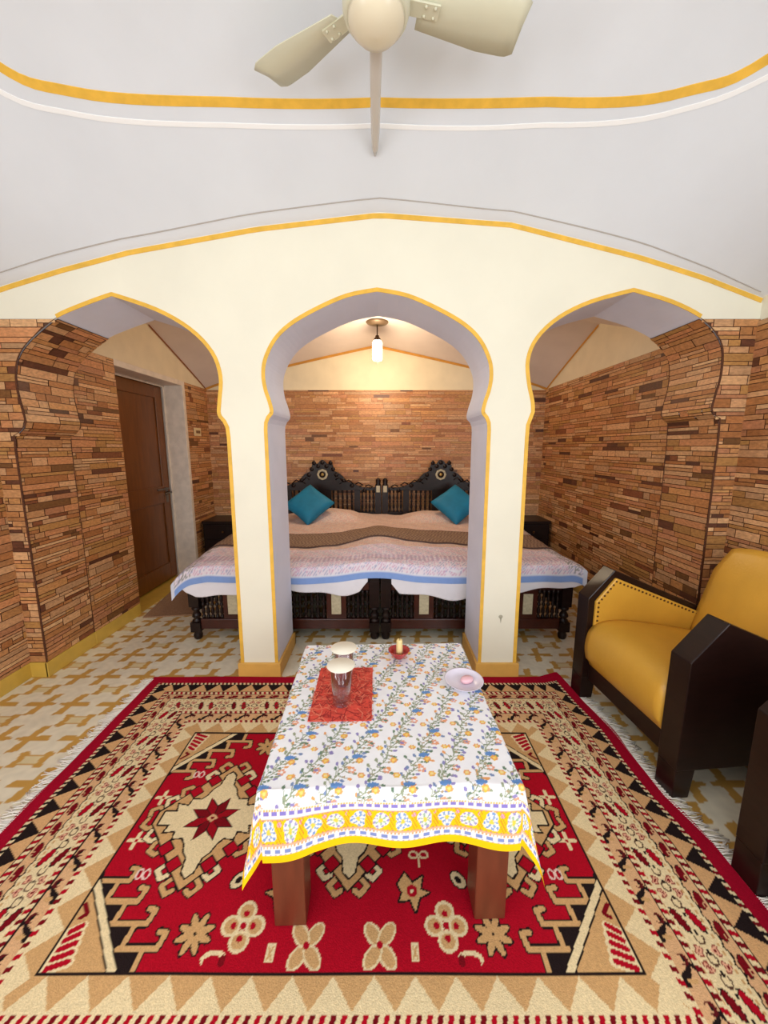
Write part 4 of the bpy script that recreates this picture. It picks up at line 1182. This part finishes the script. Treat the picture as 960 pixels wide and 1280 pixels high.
def cushion(x, y, z, rz, label):
    n = 22; S_ = .205; t_ = np.linspace(-1, 1, n + 1); A, B = np.meshgrid(t_, t_)
    h = .075 * ((1 - A ** 4) * (1 - B ** 4)) ** .55
    k = 1 - .07 * (1 - np.abs(A * B)) * (np.maximum(abs(A), abs(B)) ** 3)
    mb = MB(); N = (n + 1) ** 2
    F = [(S_ * a * q, S_ * b * q, hh) for a, b, q, hh in zip(A.flat, B.flat, k.flat, h.flat)]; K = [(p[0], p[1], -p[2]) for p in F]
    fs = []
    for i in range(n):
        for j in range(n):
            a = i * (n + 1) + j; fs.append((a, a + 1, a + n + 2, a + n + 1)); fs.append((a + N, a + N + n + 1, a + N + n + 2, a + N + 1))
    mb.raw(F + K, fs, 0, True)
    o = mb.build('cushion', m_teal, weld=True)
    o.matrix_world = Matrix.Translation((x, y, z)) @ Matrix.Rotation(R(44), 4, 'X') @ Matrix.Rotation(R(45 + rz), 4, 'Z')
    tag(o, label, 'cushion', 'teal cushions on the beds')
cushion(-.83, 4.26, .825, 4, 'teal velvet cushion at the head of the left bed, beside the left pillar')
cushion(.80, 4.28, .825, -5, 'teal velvet cushion at the head of the right bed, beside the right pillar')

# ------------------------------------------------------------------ bedside cabinets
def nightstand(x0, x1, label):
    t = empty('nightstand', label, 'nightstand', ((x0 + x1) / 2, 4.60, 0), 0, 'black bedside cabinets')
    w_ = (x1 - x0) / 2
    MB().box(-w_ + .012, w_ - .012, -.19, .19, .05, .575).build('body', m_black, t, bevel=.004)
    MB().box(-w_, w_, -.205, .20, .575, .605).build('top', m_black, t, bevel=.006)
    d = MB().box(-w_ + .03, w_ - .03, -.203, -.188, .40, .555).build('drawer', m_black, t, bevel=.004)
    MB().lathe([(.008, 0), (.009, .008), (.015, .014), (.010, .022), (0, .024)], seg=12, M=Matrix.Translation((0, -.203, .48)) @ Matrix.Rotation(PI / 2, 4, 'X')).build('knob', m_brass, d)
    e = MB().box(-w_ + .03, w_ - .03, -.203, -.188, .08, .385).build('door', m_black, t, bevel=.004)
    for a in (-1, 1):
        for b_ in (-1, 1): MB().box(a * (w_ - .035) - .018, a * (w_ - .035) + .018, b_ * .165 - .018, b_ * .165 + .018, 0, .051).build('leg', m_black, t)
nightstand(-2.11, -1.62, 'black wooden bedside cabinet in the left corner beside the bed')
nightstand(1.53, 1.93, 'black wooden bedside cabinet in the right corner beside the bed')

# ------------------------------------------------------------------ doormat, switch plate
o = MB().box(-.215, .215, -.34, .34, .0005, .012).build('doormat', mat('brown_mat', (150, 116, 88), rough=.95, noise=.18, nscale=120, bump=.3, bscale=300), bevel=.003)
o.location = (-1.905, 3.50, 0); o.rotation_euler = (0, 0, R(8)); tag(o, 'small plain brown doormat on the tiles in front of the wooden door', 'mat')
o = MB().box(0, .012, -.075, .075, -.045, .045).build('light_switch', mat('ivory_plastic', (226, 206, 160), rough=.4), bevel=.003)
o.location = (BL + .015, 4.52, 1.62); tag(o, 'ivory light switch plate on the stone-tiled wall beside the door', 'switch')
for k in (-.045, -.012, .022):
    p = MB().box(.012, .017, k, k + .022, -.016, .016).build('rocker', mat('brown_rocker', (128, 96, 66), rough=.4), o)

# ------------------------------------------------------------------ hanging lamp
LX, LY = -.068, 4.15; LZ = bceil(LX, LY)
t = empty('pendant_lamp', 'glowing frosted glass pendant lamp hanging from the alcove vault', 'lamp', (LX, LY, LZ))
MB().lathe([(0, -.03), (.05, -.028), (.105, -.012), (.115, 0), (.115, .012), (0, .012)], seg=28).build('ceiling_rose', mat('aged_bronze', (120, 98, 74), rough=.5, metal=.3), t)
zs = -.175
MB().tube([(0, 0, -.02), (0, 0, zs + .03)], .006).build('rod', mat('dark_bronze', (70, 46, 26), rough=.5, metal=.5), t)
MB().lathe([(0, .05), (.018, .048), (.022, .03), (.034, .018), (.036, 0), (0, 0)], cz=zs, seg=18).build('lamp_holder', mat('dark_bronze', None), t)
m_glow = bpy.data.materials.new('lit_frosted_glass'); m_glow.use_nodes = True
nt = m_glow.node_tree; b_ = nt.nodes['Principled BSDF']; b_.inputs['Base Color'].default_value = (.95, .93, .88, 1)
b_.inputs['Emission Color'].default_value = (1, .88, .68, 1); b_.inputs['Emission Strength'].default_value = 9
MB().lathe([(.036, 0), (.050, -.02), (.050, -.175), (.042, -.190), (.038, -.188), (.046, -.174), (.046, -.02), (.030, 0)], cz=zs, seg=24).build('glass_shade', m_glow, t)
MB().lathe([(0, -.188), (.037, -.189), (.006, -.196), (.008, -.210), (0, -.216)], cz=zs, seg=14).build('shade_finial', mat('dark_bronze', None), t)
l = bpy.data.lights.new('lamp_bulb', 'POINT'); l.energy = 31; l.color = (1, .79, .54); l.shadow_soft_size = .05
lo = bpy.data.objects.new('lamp_bulb', l); C.objects.link(lo); lo.parent = t; lo.location = (0, -.06, zs - .26)

# ------------------------------------------------------------------ ceiling fan
FX, FY_, FZ = -.024, 1.424, 2.77
t = empty('ceiling_fan', 'ivory ceiling fan with wide blades and a long pipe fixed to the vault', 'fan', (FX, FY_, FZ))
MB().lathe([(0, -.075), (.03, -.073), (.062, -.060), (.084, -.036), (.090, -.022)], seg=40).build('motor_cap', mat('ivory_cap', (226, 216, 190), rough=.25), t)
MB().lathe([(.091, -.024), (.098, -.018), (.104, .0), (.104, .02), (.098, .045), (.06, .062), (.03, .066), (0, .066)], seg=40).build('motor', m_fan, t)
for ang in (147, 11, 258):
    mb = MB(); n = 16; L0, L1 = .135, .485
    F = []
    for i in range(n + 1):
        u = i / n; r_ = L0 + (L1 - L0) * u; wd = .050 + .028 * min(1, u * 1.6)
        if u > .9: wd *= math.sqrt(max(.02, 1 - ((u - .9) / .1) ** 2 * .35))
        for s in (-1, 0, 1):
            F.append((r_, s * wd, .030 - s * .016 + (.006 if s == 0 else 0)))
    fs = []
    for i in range(n):
        for j in range(2):
            a = i * 3 + j; fs.append((a, a + 1, a + 4, a + 3))
    mb.raw(F, fs, 0, True)
    bl = mb.build('blade', m_fan, t); bl.rotation_euler = (0, 0, R(ang)); so = bl.modifiers.new('thick', 'SOLIDIFY'); so.thickness = .003
    br = MB(); br.box(.085, .20, -.022, .022, .022, .028)
    for x in (.155, .185):
        for y in (-.014, .014): br.lathe([(.006, 0), (.004, -.004), (0, -.005)], x, y, .022, 8)
    br.build('blade_bracket', m_fan, bl)
mb = MB()
mb.tube([(0, .07, .03), (-.008, .30, .035), (-.014, .52, .033), (-.017, .60, .030), (-.018, .652, .035)], [.023, .021, .019, .015, .006], 14)
mb.build('support_pipe', m_fanrod, t)
mb = MB(); mb.tube([(0, 0, .06), (0, 0, ceil_z(FX, FY_) - FZ - .01)], .013, 12)
mb.lathe([(.02, -.10), (.055, -.03), (.06, 0), (0, 0)], cz=ceil_z(FX, FY_) - FZ + .002, seg=20)
mb.build('down_rod', m_fan, t)

# ------------------------------------------------------------------ small worn mark on the right pillar
mk = MB(); MX, MZ = .729, .405
mk.face([(MX + .013 * math.cos(a), YF - .0012, MZ + .012 * math.sin(a)) for a in [i * PI / 8 for i in range(16)]])
mk.face([(MX - .006, YF - .0012, MZ - .008), (MX + .002, YF - .0012, MZ - .045), (MX + .007, YF - .0012, MZ - .008)])
mk.build('trim_15', mat('worn_grey_patch', (176, 170, 150), rough=.8), kind='structure', fixn=False)
